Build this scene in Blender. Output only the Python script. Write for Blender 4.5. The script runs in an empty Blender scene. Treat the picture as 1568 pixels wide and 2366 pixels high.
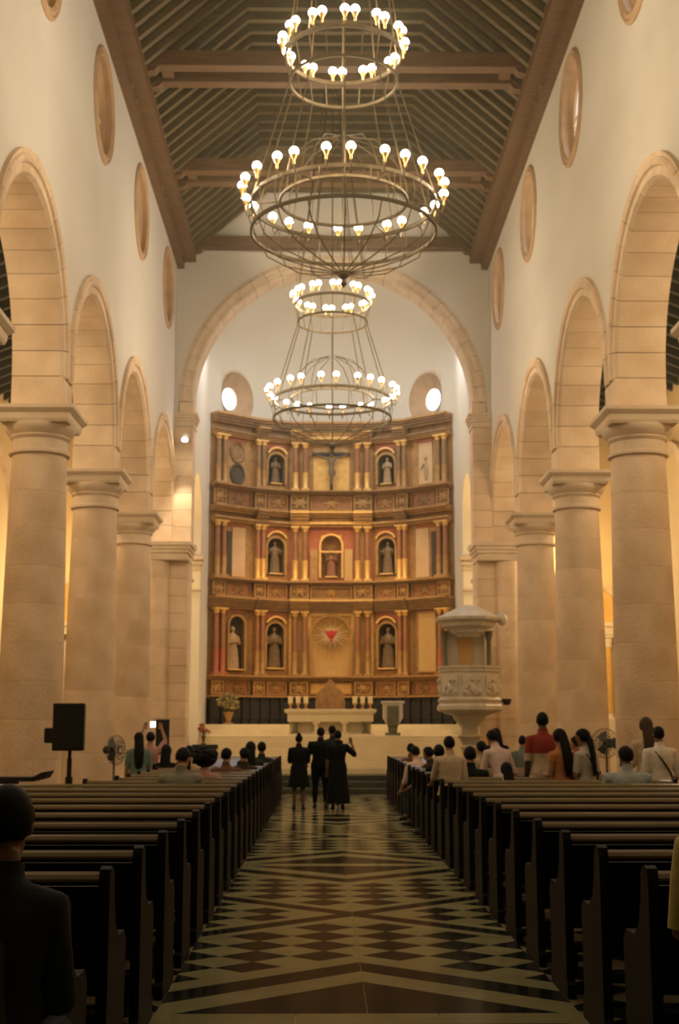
import bpy, math, random
import numpy as np
from mathutils import Vector, Matrix
random.seed(7)
PI = math.pi
C = bpy.context.scene.collection
# ------------------------------------------------------------------ camera, world, exposure
sc = bpy.context.scene
cam_d = bpy.data.cameras.new('camera'); cam = bpy.data.objects.new('camera', cam_d); C.objects.link(cam)
sc.camera = cam
cam.location = (-0.264, 0.0, 1.65)
cam.rotation_euler = (PI/2 + 0.1632, 0, -0.0122)
cam_d.sensor_fit = 'VERTICAL'; cam_d.sensor_height = 36.0; cam_d.lens = 3038/2366*36.0
cam_d.clip_start = 0.05; cam_d.clip_end = 300
cam_d.dof.use_dof = True; cam_d.dof.focus_distance = 4.2; cam_d.dof.aperture_fstop = 6.7
w = bpy.data.worlds.new('sky'); sc.world = w; w.use_nodes = True
w.node_tree.nodes['Background'].inputs[0].default_value = (0.86, 0.9, 1.0, 1)
w.node_tree.nodes['Background'].inputs[1].default_value = 6.0
sc.view_settings.view_transform = 'Standard'; sc.view_settings.look = 'None'
sc.view_settings.gamma = 1.0; sc.view_settings.use_curve_mapping = False
sc.view_settings.exposure = 0.50
sc.cycles.max_bounces = 6; sc.cycles.diffuse_bounces = 3; sc.cycles.glossy_bounces = 3; sc.cycles.adaptive_threshold = 0.08
BULB = 72.0          # radiance of the chandelier bulbs
WARM = (1.0, 0.85, 0.61)

def light(name, kind, loc, power, col=WARM, size=0.3, aim=None, spot=None, parent=None):
    d = bpy.data.lights.new(name, kind); d.energy = power; d.color = col
    if kind == 'AREA': d.shape = 'DISK'; d.size = size
    else: d.shadow_soft_size = size
    if spot: d.spot_size = spot; d.spot_blend = 0.7
    o = bpy.data.objects.new(name, d); C.objects.link(o)
    o.location = loc
    if aim is not None:
        o.rotation_euler = (Vector(aim) - Vector(loc)).to_track_quat('-Z', 'Y').to_euler()
    if parent is not None:
        o.parent = parent; o.location = Vector(loc) - parent.location
    return o
# added area lights standing in for daylight from unseen chancel windows
light('chancel_daylight', 'AREA', (-3.2, 40.2, 14.8), 150, (0.80, 0.86, 1.0), 1.6, (1.2, 41.5, 6))
light('chancel_daylight', 'AREA', (3.2, 40.2, 14.8), 150, (0.80, 0.86, 1.0), 1.6, (-1.2, 41.5, 6))
# warm floods on the altarpiece and the altar, fixed high behind the chancel arch
light('altar_flood', 'SPOT', (-2.6, 38.6, 11.5), 540, (1.0, 0.66, 0.28), 0.25, (0.3, 44.5, 4.6), 1.1)
light('altar_flood', 'SPOT', (2.6, 38.6, 11.5), 540, (1.0, 0.66, 0.28), 0.25, (-0.3, 44.5, 4.6), 1.1)
light('altar_flood', 'SPOT', (0.0, 38.4, 14.2), 400, (1.0, 0.72, 0.36), 0.25, (0, 40.3, 1.5), 0.9)
# lamps in the side aisles
for sx in (-1, 1):
    for yy in (12.0, 19.0, 25.5, 32.0):
        light('aisle_lamp', 'POINT', (sx*7.4, yy, 8.2), 140, (1.0, 0.80, 0.52), 0.3)
    light('aisle_lamp', 'POINT', (sx*7.2, 37.4, 5.6), 170, (1.0, 0.80, 0.50), 0.3)
    light('aisle_lamp', 'POINT', (sx*6.6, 40.6, 6.6), 190, (1.0, 0.74, 0.34), 0.3)

# ------------------------------------------------------------------ materials
def nt(name):
    m = bpy.data.materials.new(name); m.use_nodes = True
    t = m.node_tree; b = t.nodes['Principled BSDF']
    return m, t, b
def mat(name, c, rough=0.6, c2=None, scale=6.0, metal=0.0, bump=0.0, bscale=None, stretch=(1,1,1), spec=0.5, detail=4.0, coat=0.0, sheen=0.0):
    m, t, b = nt(name)
    b.inputs['Roughness'].default_value = rough; b.inputs['Metallic'].default_value = metal
    b.inputs['Specular IOR Level'].default_value = spec
    b.inputs['Coat Weight'].default_value = coat; b.inputs['Coat Roughness'].default_value = 0.15
    b.inputs['Sheen Weight'].default_value = sheen
    b.inputs['Base Color'].default_value = (*c, 1)
    if c2 is not None or bump:
        tc = t.nodes.new('ShaderNodeTexCoord'); mp = t.nodes.new('ShaderNodeMapping')
        mp.inputs['Scale'].default_value = stretch
        t.links.new(tc.outputs['Object'], mp.inputs[0])
        n = t.nodes.new('ShaderNodeTexNoise'); n.inputs['Scale'].default_value = scale; n.inputs['Detail'].default_value = detail
        t.links.new(mp.outputs[0], n.inputs['Vector'])
        if c2 is not None:
            r = t.nodes.new('ShaderNodeValToRGB')
            r.color_ramp.elements[0].position = 0.32; r.color_ramp.elements[1].position = 0.68
            r.color_ramp.elements[0].color = (*c, 1); r.color_ramp.elements[1].color = (*c2, 1)
            t.links.new(n.outputs['Fac'], r.inputs[0]); t.links.new(r.outputs[0], b.inputs['Base Color'])
        if bump:
            n2 = t.nodes.new('ShaderNodeTexNoise'); n2.inputs['Scale'].default_value = bscale or scale*4; n2.inputs['Detail'].default_value = 3
            t.links.new(mp.outputs[0], n2.inputs['Vector'])
            bp = t.nodes.new('ShaderNodeBump'); bp.inputs['Strength'].default_value = bump; bp.inputs['Distance'].default_value = 0.02
            t.links.new(n2.outputs['Fac'], bp.inputs['Height']); t.links.new(bp.outputs[0], b.inputs['Normal'])
    return m
def glow(name, c, s):
    m, t, b = nt(name)
    b.inputs['Base Color'].default_value = (*c, 1); b.inputs['Emission Color'].default_value = (*c, 1); b.inputs['Emission Strength'].default_value = s
    return m
def pane_mat():
    m, t, b = nt('window_glass')
    tr = t.nodes.new('ShaderNodeBsdfTransparent'); tr.inputs[0].default_value = (0.95, 0.96, 1, 1)
    mx = t.nodes.new('ShaderNodeMixShader'); mx.inputs[0].default_value = 0.12
    b.inputs['Roughness'].default_value = 0.15
    t.links.new(tr.outputs[0], mx.inputs[1]); t.links.new(b.outputs[0], mx.inputs[2])
    t.links.new(mx.outputs[0], t.nodes['Material Output'].inputs[0])
    return m
M = {}
M['plaster'] = mat('plaster', (0.71, 0.64, 0.54), 0.9, (0.66, 0.59, 0.48), 0.5, bump=0.15, bscale=9)
M['plaster_aisle'] = mat('plaster_aisle', (0.74, 0.56, 0.30), 0.9, (0.68, 0.50, 0.26), 0.5, bump=0.15, bscale=9)
M['plaster_chancel'] = mat('plaster_chancel', (0.80, 0.71, 0.54), 0.9, (0.75, 0.66, 0.49), 0.5, bump=0.1, bscale=9)
M['stone'] = mat('limestone', (0.84, 0.63, 0.42), 0.88, (0.68, 0.48, 0.29), 1.6, bump=0.5, bscale=22, detail=8)
def vary(m, lo=0.88, hi=1.04):    # each stone block keeps its own slightly different tone
    t = m.node_tree; b = t.nodes['Principled BSDF']; src = b.inputs['Base Color'].links[0].from_socket
    oi = t.nodes.new('ShaderNodeObjectInfo'); mr = t.nodes.new('ShaderNodeMapRange'); mr.inputs['To Min'].default_value = lo; mr.inputs['To Max'].default_value = hi
    mx = t.nodes.new('ShaderNodeVectorMath'); mx.operation = 'SCALE'
    t.links.new(oi.outputs['Random'], mr.inputs['Value']); t.links.new(src, mx.inputs[0]); t.links.new(mr.outputs[0], mx.inputs['Scale']); t.links.new(mx.outputs[0], b.inputs['Base Color'])
vary(M['stone'])
M['window_stone'] = mat('window_stone', (0.56, 0.36, 0.19), 0.88, (0.44, 0.28, 0.15), 3.0, bump=0.3)
M['stone_light'] = mat('limestone_moulding', (0.76, 0.60, 0.42), 0.85, (0.66, 0.49, 0.32), 2.5, bump=0.3, bscale=25)
M['roofboard'] = mat('roof_boards', (0.042, 0.056, 0.022), 0.8, (0.060, 0.062, 0.026), 3.0, bump=0.3, stretch=(1, 6, 1))
M['rafter'] = mat('rafter_wood', (0.165, 0.108, 0.042), 0.6, (0.105, 0.070, 0.028), 4.0, bump=0.3, stretch=(0.6, 4, 4))
M['beam'] = mat('beam_wood', (0.20, 0.105, 0.042), 0.55, (0.13, 0.066, 0.028), 3.0, bump=0.3, stretch=(0.5, 4, 4))
M['aisle_wood'] = mat('aisle_roof_wood', (0.030, 0.028, 0.014), 0.8, (0.045, 0.034, 0.016), 3.0, bump=0.3)
M['pew'] = mat('pew_wood', (0.011, 0.0085, 0.0075), 0.5, (0.007, 0.006, 0.005), 5.0, bump=0.12, stretch=(0.5, 5, 5), spec=0.12)
M['pew_rail'] = mat('lit_rail_wood', (0.19, 0.140, 0.062), 0.26, (0.145, 0.102, 0.046), 5.0, bump=0.06, stretch=(0.5, 5, 5), spec=0.45)  # light caught on the rails is put into this paler colour
M['tile_dark'] = mat('black_marble', (0.009, 0.012, 0.009), 0.15, (0.022, 0.024, 0.020), 5.0, spec=0.006)
M['tile_light'] = mat('cream_marble', (0.30, 0.275, 0.145), 0.15, (0.24, 0.22, 0.115), 3.0, spec=0.010)
M['marble'] = mat('cream_white_marble', (0.80, 0.66, 0.40), 0.35, (0.72, 0.58, 0.34), 2.0)
M['marble_dark'] = mat('dark_step_marble', (0.075, 0.075, 0.05), 0.22, (0.045, 0.045, 0.034), 3.0)
M['marble_grey'] = mat('grey_marble', (0.62, 0.54, 0.42), 0.45, (0.50, 0.43, 0.32), 4.0, bump=0.2)
M['marble_green'] = mat('green_grey_marble', (0.17, 0.15, 0.08), 0.35, (0.10, 0.10, 0.06), 5.0)
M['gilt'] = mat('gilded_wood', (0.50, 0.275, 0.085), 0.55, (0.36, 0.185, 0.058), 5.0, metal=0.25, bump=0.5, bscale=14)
M['gilt_dark'] = mat('dark_gilded_wood', (0.33, 0.175, 0.06), 0.6, (0.22, 0.115, 0.04), 5.0, metal=0.1, bump=0.5, bscale=14)  # darker, less metallic gilding
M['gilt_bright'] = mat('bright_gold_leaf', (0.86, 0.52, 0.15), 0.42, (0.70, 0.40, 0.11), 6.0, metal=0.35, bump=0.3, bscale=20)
M['gold_panel'] = mat('gold_panel', (0.62, 0.385, 0.13), 0.6, (0.56, 0.34, 0.115), 3.0, metal=0.1)
M['red_paint'] = mat('vermilion_paint', (0.48, 0.135, 0.055), 0.55, (0.40, 0.11, 0.045), 5.0)
M['dove_red'] = mat('crimson_enamel', (0.50, 0.035, 0.03), 0.5)
M['red_brown'] = mat('red_brown_lacquer', (0.38, 0.155, 0.060), 0.45, (0.30, 0.115, 0.045), 5.0)
M['niche_dark'] = mat('niche_shade_tone', (0.055, 0.045, 0.022), 0.7, (0.09, 0.06, 0.03), 6.0)  # shade of niches and doorway put into a dark colour
M['cream_panel'] = mat('cream_panel', (0.66, 0.44, 0.22), 0.6, (0.60, 0.37, 0.17), 3.0)
M['figure'] = mat('carved_figure_paint', (0.24, 0.145, 0.06), 0.6, (0.15, 0.09, 0.04), 7.0)
M['figure_red'] = mat('carved_figure_red', (0.32, 0.09, 0.04), 0.6, (0.30, 0.17, 0.08), 7.0)
M['figure_pale'] = mat('carved_figure_pale', (0.48, 0.32, 0.15), 0.6, (0.36, 0.23, 0.11), 7.0)
M['dark_wood'] = mat('dark_choir_wood', (0.012, 0.011, 0.008), 0.6, (0.022, 0.016, 0.010), 5.0, bump=0.2)
M['iron'] = mat('chandelier_iron', (0.13, 0.085, 0.035), 0.5, (0.09, 0.06, 0.028), 8.0, metal=0.6)
M['brass'] = mat('brass', (0.62, 0.38, 0.13), 0.35, metal=0.8)
M['bulb'] = glow('bulb_glass', WARM, BULB)
M['lamp_white'] = glow('lamp_lens', (1.0, 0.88, 0.66), 60)
M['screen'] = glow('lit_screen', (1.0, 0.92, 0.86), 3.0)
M['black'] = mat('black_plastic', (0.010, 0.012, 0.010), 0.55, (0.016, 0.017, 0.014), 20)
M['grille'] = mat('speaker_grille', (0.006, 0.008, 0.006), 0.7, (0.018, 0.019, 0.016), 120)
M['fan_grey'] = mat('fan_grey', (0.10, 0.10, 0.07), 0.5)
M['fan_blade'] = mat('fan_blade', (0.05, 0.055, 0.045), 0.4)
M['candle'] = mat('wax', (0.90, 0.74, 0.42), 0.5)
M['foliage'] = mat('dried_foliage', (0.36, 0.24, 0.08), 0.7, (0.20, 0.17, 0.06), 12)
M['flower'] = mat('red_petals', (0.42, 0.06, 0.04), 0.6, (0.55, 0.10, 0.06), 14)
M['sky_glass'] = pane_mat()
M['white_column'] = mat('white_altar_paint', (0.80, 0.66, 0.42), 0.5, (0.74, 0.58, 0.34), 4)
M['yellow_column'] = mat('yellow_altar_marble', (0.80, 0.46, 0.11), 0.4, (0.70, 0.38, 0.08), 6)

# ------------------------------------------------------------------ mesh helpers
class MB:
    def __init__(s): s.v = []; s.f = []; s.mi = []; s.T = None; s.m = 0
    def add(s, vs, fs):
        o = len(s.v)
        if s.T is not None: vs = [tuple(s.T @ Vector(p)) for p in vs]
        s.v += [tuple(p) for p in vs]; s.f += [tuple(i+o for i in f) for f in fs]; s.mi += [s.m]*len(fs)
        return s
    def box(s, x0, x1, y0, y1, z0, z1):
        if x0 > x1: x0, x1 = x1, x0
        if y0 > y1: y0, y1 = y1, y0
        v = [(x0,y0,z0),(x1,y0,z0),(x1,y1,z0),(x0,y1,z0),(x0,y0,z1),(x1,y0,z1),(x1,y1,z1),(x0,y1,z1)]
        return s.add(v, [(3,2,1,0),(4,5,6,7),(0,1,5,4),(1,2,6,5),(2,3,7,6),(3,0,4,7)])
    def frustum(s, c, h, a, b):      # square frustum: base half-size a (x,y), top half-size b, base centre c
        x, y, z = c
        v = [(x-a[0],y-a[1],z),(x+a[0],y-a[1],z),(x+a[0],y+a[1],z),(x-a[0],y+a[1],z),(x-b[0],y-b[1],z+h),(x+b[0],y-b[1],z+h),(x+b[0],y+b[1],z+h),(x-b[0],y+b[1],z+h)]
        return s.add(v, [(3,2,1,0),(4,5,6,7),(0,1,5,4),(1,2,6,5),(2,3,7,6),(3,0,4,7)])
    def prism(s, poly, f0, f1):      # poly: 2-D list, f0/f1 map a 2-D point to 3-D
        n = len(poly); v = [f0(p) for p in poly] + [f1(p) for p in poly]
        return s.add(v, [tuple(range(n-1,-1,-1)), tuple(range(n, 2*n))] + [(i,(i+1)%n,n+(i+1)%n,n+i) for i in range(n)])
    def lathe(s, prof, n=24, c=(0,0,0), sx=1, sy=1, a0=0, a1=2*PI, close=True):
        full = abs(a1-a0-2*PI) < 1e-6; k = n if full else n+1
        v = []
        for r, z in prof:
            for i in range(k):
                a = a0 + (a1-a0)*i/n
                v.append((c[0]+r*math.cos(a)*sx, c[1]+r*math.sin(a)*sy, c[2]+z))
        f = []
        for j in range(len(prof)-1):
            for i in range(n):
                i2 = (i+1) % k
                f.append((j*k+i, j*k+i2, (j+1)*k+i2, (j+1)*k+i))
        if close and full:
            if prof[0][0] > 1e-6: f.append(tuple(range(k-1,-1,-1)))
            if prof[-1][0] > 1e-6: f.append(tuple((len(prof)-1)*k+i for i in range(k)))
        return s.add(v, f)
    def tube(s, pts, r, n=8, cap=True, closed=False):
        pts = [Vector(p) for p in pts]; m = len(pts)
        rs = r if isinstance(r, (list, tuple)) else [r]*m
        v = []; up = None
        for i, p in enumerate(pts):
            if closed: d = pts[(i+1)%m] - pts[i-1]
            else: d = pts[min(i+1,m-1)] - pts[max(i-1,0)]
            if d.length < 1e-9: d = Vector((0,0,1))
            d.normalize()
            if up is None:
                up = Vector((0,0,1)) if abs(d.z) < 0.9 else Vector((1,0,0))
            a = d.cross(up)
            if a.length < 1e-6: a = d.cross(Vector((0,1,0)))
            a.normalize(); b = a.cross(d).normalized(); up = b
            for k in range(n):
                t = 2*PI*k/n
                v.append(tuple(p + a*(rs[i]*math.cos(t)) + b*(rs[i]*math.sin(t))))
        f = []
        for i in range(m if closed else m-1):
            for k in range(n):
                f.append((i*n+k, i*n+(k+1)%n, ((i+1)%m)*n+(k+1)%n, ((i+1)%m)*n+k))
        if cap and not closed:
            f.append(tuple(range(n-1,-1,-1))); f.append(tuple((m-1)*n+k for k in range(n)))
        return s.add(v, f)
    def ball(s, c, r, n=12, m=8):
        rx, ry, rz = r if isinstance(r, (tuple, list)) else (r, r, r)
        v = [(c[0], c[1], c[2]-rz)]
        for j in range(1, m):
            a = -PI/2 + PI*j/m
            for i in range(n):
                b = 2*PI*i/n
                v.append((c[0]+rx*math.cos(a)*math.cos(b), c[1]+ry*math.cos(a)*math.sin(b), c[2]+rz*math.sin(a)))
        v.append((c[0], c[1], c[2]+rz))
        f = [(0, 1+(i+1)%n, 1+i) for i in range(n)]
        for j in range(m-2):
            for i in range(n):
                f.append((1+j*n+i, 1+j*n+(i+1)%n, 1+(j+1)*n+(i+1)%n, 1+(j+1)*n+i))
        L = len(v)-1; o = 1+(m-2)*n
        f += [(o+i, o+(i+1)%n, L) for i in range(n)]
        return s.add(v, f)
    def loft(s, secs, n=16):         # secs: (centre, axis a, axis b) with full lengths
        v = []
        for c, a, b in secs:
            c, a, b = Vector(c), Vector(a), Vector(b)
            for k in range(n):
                t = 2*PI*k/n; v.append(tuple(c + a*math.cos(t) + b*math.sin(t)))
        f = []
        for i in range(len(secs)-1):
            for k in range(n): f.append((i*n+k, i*n+(k+1)%n, (i+1)*n+(k+1)%n, (i+1)*n+k))
        f.append(tuple(range(n-1,-1,-1))); f.append(tuple((len(secs)-1)*n+k for k in range(n)))
        return s.add(v, f)
    def mesh(s, name, mats, smooth=False):
        me = bpy.data.meshes.new(name)
        me.from_pydata(s.v, [], s.f)
        if not isinstance(mats, (list, tuple)): mats = [mats]
        for m in mats: me.materials.append(m)
        if len(mats) > 1: me.polygons.foreach_set('material_index', s.mi)
        if smooth: smooth_mesh(me)
        me.update(); return me
def smooth_mesh(me, ang=0.7):
    me.polygons.foreach_set('use_smooth', [True]*len(me.polygons))
    try: me.set_sharp_from_angle(angle=ang)
    except Exception: pass
def link(name, me, parent=None, loc=(0,0,0), rotz=0.0):
    o = bpy.data.objects.new(name, me); C.objects.link(o); o.location = loc; o.rotation_euler = (0,0,rotz)
    if parent is not None: o.parent = parent
    return o
def obj(name, mb, mats, parent=None, smooth=False, world=False, bevel=0.0):
    if world and parent is not None:
        l = parent.location
        mb.v = [(p[0]-l.x, p[1]-l.y, p[2]-l.z) for p in mb.v]
    o = link(name, mb.mesh(name, mats, smooth), parent)
    if bevel:
        b = o.modifiers.new('bevel', 'BEVEL'); b.width = bevel; b.segments = 2; b.limit_method = 'ANGLE'
    return o
def tag(o, label=None, cat=None, group=None, kind=None):
    if label: o['label'] = label
    if cat: o['category'] = cat
    if group: o['group'] = group
    if kind: o['kind'] = kind
    return o
def thing(name, label, cat, loc=(0,0,0), rotz=0.0, group=None):
    o = bpy.data.objects.new(name, None); C.objects.link(o); o.location = loc; o.rotation_euler = (0,0,rotz)
    o.empty_display_size = 0.2
    return tag(o, label, cat, group)
def struct(name, mb, m, smooth=False, parent=None):
    o = obj(name, mb, m, parent, smooth)
    if parent is None: o['kind'] = 'structure'
    return o
def copy_tree(o, parent=None):
    c = o.copy(); C.objects.link(c); c.parent = parent
    for ch in list(o.children): copy_tree(ch, c)
    return c
ORD = ['first','second','third','fourth','fifth','sixth','seventh','eighth','ninth','tenth','eleventh','twelfth','thirteenth','fourteenth','fifteenth','sixteenth','seventeenth','eighteenth','nineteenth','twentieth']

# ------------------------------------------------------------------ floor
BAY = 5.406; COL0 = 21.54
AW = 1.25
fl = MB(); fl.box(-11, 11, -7, 48, -0.25, -0.006)
def floor_mat():
    m, t, b = nt('side_floor_marble')
    tc = t.nodes.new('ShaderNodeTexCoord'); mp = t.nodes.new('ShaderNodeMapping'); mp.inputs['Rotation'].default_value = (0, 0, PI/4)
    ck = t.nodes.new('ShaderNodeTexChecker'); ck.inputs['Scale'].default_value = 2.4
    ck.inputs['Color1'].default_value = (0.016, 0.018, 0.015, 1); ck.inputs['Color2'].default_value = (0.30, 0.25, 0.16, 1)
    t.links.new(tc.outputs['Object'], mp.inputs[0]); t.links.new(mp.outputs[0], ck.inputs[0]); t.links.new(ck.outputs[0], b.inputs['Base Color'])
    b.inputs['Roughness'].default_value = 0.2
    return m
M['floor'] = floor_mat()
floor = struct('floor', fl, M['floor'])
def clip(poly, a, b, c):             # keep a*x+b*y<=c
    out = []
    for i in range(len(poly)):
        p, q = poly[i], poly[(i+1) % len(poly)]
        dp, dq = a*p[0]+b*p[1]-c, a*q[0]+b*q[1]-c
        if dp <= 0: out.append(p)
        if (dp < 0 < dq) or (dq < 0 < dp):
            t = dp/(dp-dq); out.append((p[0]+(q[0]-p[0])*t, p[1]+(q[1]-p[1])*t))
    return out
def area(p): return 0.5*sum(p[i][0]*p[(i+1)%len(p)][1]-p[(i+1)%len(p)][0]*p[i][1] for i in range(len(p)))
HALF = 4.33
def panel_polys():
    """marble pieces of half a panel, 0<=v<=HALF from its border towards its cross: (polygon in x,v, is dark)"""
    out = []
    R = [(0,0.14),(AW,0.14),(AW,HALF),(0,HALF)]
    k = 0.86
    bands = [(-9, 1.12, 1), (1.12, 1.50, 0), (1.50, 1.86, 1), (1.86, 2.16, 0)]
    S = []
    for c0, c1, d in bands:          # c = v + k x
        p = clip(clip(R, k, 1, c1), -k, -1, -c0)
        S.append((p, d))
    kx = 0.92                        # arms of the cross: w = HALF-v, w - kx x
    up = clip(R, -k, -1, -2.16)
    def w_between(P, lo, hi):        # lo <= (HALF-v) - kx x <= hi
        P = clip(P, kx, 1, HALF-lo); return clip(P, -kx, -1, -(HALF-hi))
    S.append((w_between(up, -0.13, 0.15), 1)); S.append((w_between(up, -0.30, -0.13), 0)); S.append((w_between(up, 0.15, 0.33), 0))
    side = clip(up, -kx, -1, -(HALF+0.30))
    chk = clip(up, kx, 1, HALF-0.33)
    dx, dy = 0.255, 0.235
    for reg, off in ((chk, 0.0), (side, 0.1)):
        for j in range(0, 24):
            for i in range(-1, 6):
                cx = i*2*dx + (dx if j % 2 else 0); cv = off + j*dy
                q = [(cx+dx,cv),(cx,cv+dy),(cx-dx,cv),(cx,cv-dy)]
                for a, b, c in ((-1,0,0),):
                    q = clip(q, a, b, c)
                # clip to convex region edges
                n = len(reg)
                if n < 3: continue
                for e in range(n):
                    p0, p1 = reg[e], reg[(e+1)%n]
                    ex, ey = p1[0]-p0[0], p1[1]-p0[1]
                    if math.hypot(ex, ey) < 1e-6: continue
                    q = clip(q, ey, -ex, ey*p0[0]-ex*p0[1])
                    if len(q) < 3: break
                if len(q) >= 3: S.append((q, j % 2))
    for p, d in S:
        if len(p) >= 3 and abs(area(p)) > 0.004: out.append((p, d))
    return out
PP = panel_polys()
def shrink(p, g=0.003):
    cx = sum(q[0] for q in p)/len(p); cy = sum(q[1] for q in p)/len(p)
    r = []
    for q in p:
        d = math.hypot(q[0]-cx, q[1]-cy) or 1
        r.append((cx+(q[0]-cx)*(1-g/d), cy+(q[1]-cy)*(1-g/d)))
    return r
tile_count = 0
far_d = MB(); far_l = MB()
def add_tile(poly, dark, single):
    global tile_count
    if area(poly) < 0: poly = poly[::-1]
    poly = shrink(poly)
    tgt = MB() if single else (far_d if dark else far_l)
    tgt.prism(poly, lambda p: (p[0], p[1], -0.02), lambda p: (p[0], p[1], 0.0))
    if single:
        obj('tile', tgt, M['tile_dark'] if dark else M['tile_light'], floor); tile_count += 1
panels = []
for i in range(-1, 3):
    y0 = 7.95 + i*2*HALF
    panels.append((y0, 1)); panels.append((y0+2*HALF, -1))
for y0, dr in panels:
    if y0 < -1: continue
    ya, yb = sorted((y0, y0+dr*HALF))
    single = ya > 3 and yb < 17.5
    for sx in (-1, 1):
        for p, d in PP:
            q = [(sx*a, y0+dr*b) for a, b in p]
            if max(b for a, b in q) < 2.0 or min(b for a, b in q) > 34.1: continue
            add_tile([(a, min(b, 34.15)) for a, b in q], d, single and tile_count < 290)
for i in range(-1, 4):               # light cross bands between panels
    yb = 7.95 + i*2*HALF
    if 0 < yb < 34:
        for x0, x1 in ((-AW, -0.42), (-0.42, 0.42), (0.42, AW)):
            add_tile([(x0, yb-0.14), (x1, yb-0.14), (x1, yb+0.14), (x0, yb+0.14)], 0, 7 < yb < 17)
for mbx, m in ((far_d, 'tile_dark'), (far_l, 'tile_light')):
    o = obj('tile_field', mbx, M[m], floor); o['kind'] = 'stuff'

# ------------------------------------------------------------------ nave walls with arcades
ZC = 6.87; ZS = 7.40; RI = 2.30; RO = 2.69; WX0 = 4.60; WX1 = 5.42; ZT = 15.25; OZ = 13.72; OR = 1.0
cols = [COL0 + BAY*j for j in range(-4, 4)]      # last one is the chancel pier
def wall_bay(mb, sx, y0, y1, hole=True):
    yc = (y0+y1)/2; r = min(RO-0.03, (y1-y0)/2-0.012)
    zm = 12.45
    def quad(a, b, c, d, flip):
        mb.add([a, b, c, d], [(0,1,2,3) if not flip else (3,2,1,0)])
    N = 24
    for X, fl_ in ((WX0, sx > 0), (WX1, sx < 0)):
        x = sx*X
        ang = [PI*i/N for i in range(N+1)]
        pts = [(yc - r*math.cos(a), ZS + r*math.sin(a)) for a in ang]
        xs_ = [y0] + [p[0] for p in pts] + [y1]; zs_ = [ZS] + [p[1] for p in pts] + [ZS]
        for i in range(len(xs_)-1):
            quad((x,xs_[i],zs_[i]), (x,xs_[i+1],zs_[i+1]), (x,xs_[i+1],zm), (x,xs_[i],zm), fl_)
        if hole:
            K = 40; R_ = OR - 0.05
            def edge(a):
                c_, s_ = math.cos(a), math.sin(a)
                ty = ((y1-yc)/abs(c_)) if abs(c_) > 1e-6 else 1e9
                hz = (ZT-OZ) if s_ > 0 else (OZ-zm)
                tz = hz/abs(s_) if abs(s_) > 1e-6 else 1e9
                t = min(ty, tz); return (yc+t*c_, OZ+t*s_)
            an = [2*PI*i/K for i in range(K)]
            cor = [math.atan2(s*h, q*(y1-yc)) % (2*PI) for s, h in ((1,ZT-OZ),(-1,OZ-zm)) for q in (1,-1)]
            an = sorted(an + cor)
            for i in range(len(an)):
                a, b = an[i], an[(i+1) % len(an)]
                ea, eb = edge(a), edge(b)
                quad((x,yc+R_*math.cos(a),OZ+R_*math.sin(a)), (x,ea[0],ea[1]), (x,eb[0],eb[1]), (x,yc+R_*math.cos(b),OZ+R_*math.sin(b)), not fl_)
                if X == WX0:         # reveal of the round window
                    quad((x,yc+R_*math.cos(a),OZ+R_*math.sin(a)), (x,yc+R_*math.cos(b),OZ+R_*math.sin(b)),
                         (sx*WX1,yc+R_*math.cos(b),OZ+R_*math.sin(b)), (sx*WX1,yc+R_*math.cos(a),OZ+R_*math.sin(a)), not fl_)
        else:
            quad((x,y0,zm),(x,y1,zm),(x,y1,ZT),(x,y0,ZT), fl_)
vous_me = {}
def vous(sx, i, n):
    key = (sx, i)
    if key in vous_me: return vous_me[key]
    a0 = PI*i/n + 0.0026; a1 = PI*(i+1)/n - 0.0026
    prof = [(RI,5.42),(RI,4.63),(RI+0.05,4.57),(RI+0.17,4.57),(RI+0.19,4.53),(RI+0.24,4.51),(RI+0.29,4.53),(RI+0.31,4.56),(RI+0.38,4.53),(RO-0.01,4.60),(RO-0.01,5.42)]
    mb = MB(); steps = 3; n2 = len(prof); v = []
    for s_ in range(steps+1):
        a = a0+(a1-a0)*s_/steps
        for r, x in prof: v.append((sx*x, -r*math.cos(a), r*math.sin(a)))
    f = [(s_*n2+k, s_*n2+(k+1)%n2, (s_+1)*n2+(k+1)%n2, (s_+1)*n2+k) for s_ in range(steps) for k in range(n2)]
    f += [tuple(range(n2-1,-1,-1)), tuple(steps*n2+k for k in range(n2))]
    if sx < 0: f = [q[::-1] for q in f]
    mb.add(v, f)
    vous_me[key] = mb.mesh('voussoir', M['stone_light'] if 0 else M['stone']); return vous_me[key]
NV = 17
side_name = {-1: 'loudspeaker side', 1: 'pulpit side'}
arch_word = {0:'beyond the camera', 1:'overhead', 2:'by the camera', 3: 'cut by the frame edge', 4: 'second from the frame edge', 5: 'third from the frame edge', 6: 'narrowest, next to the chancel pier'}
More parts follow.
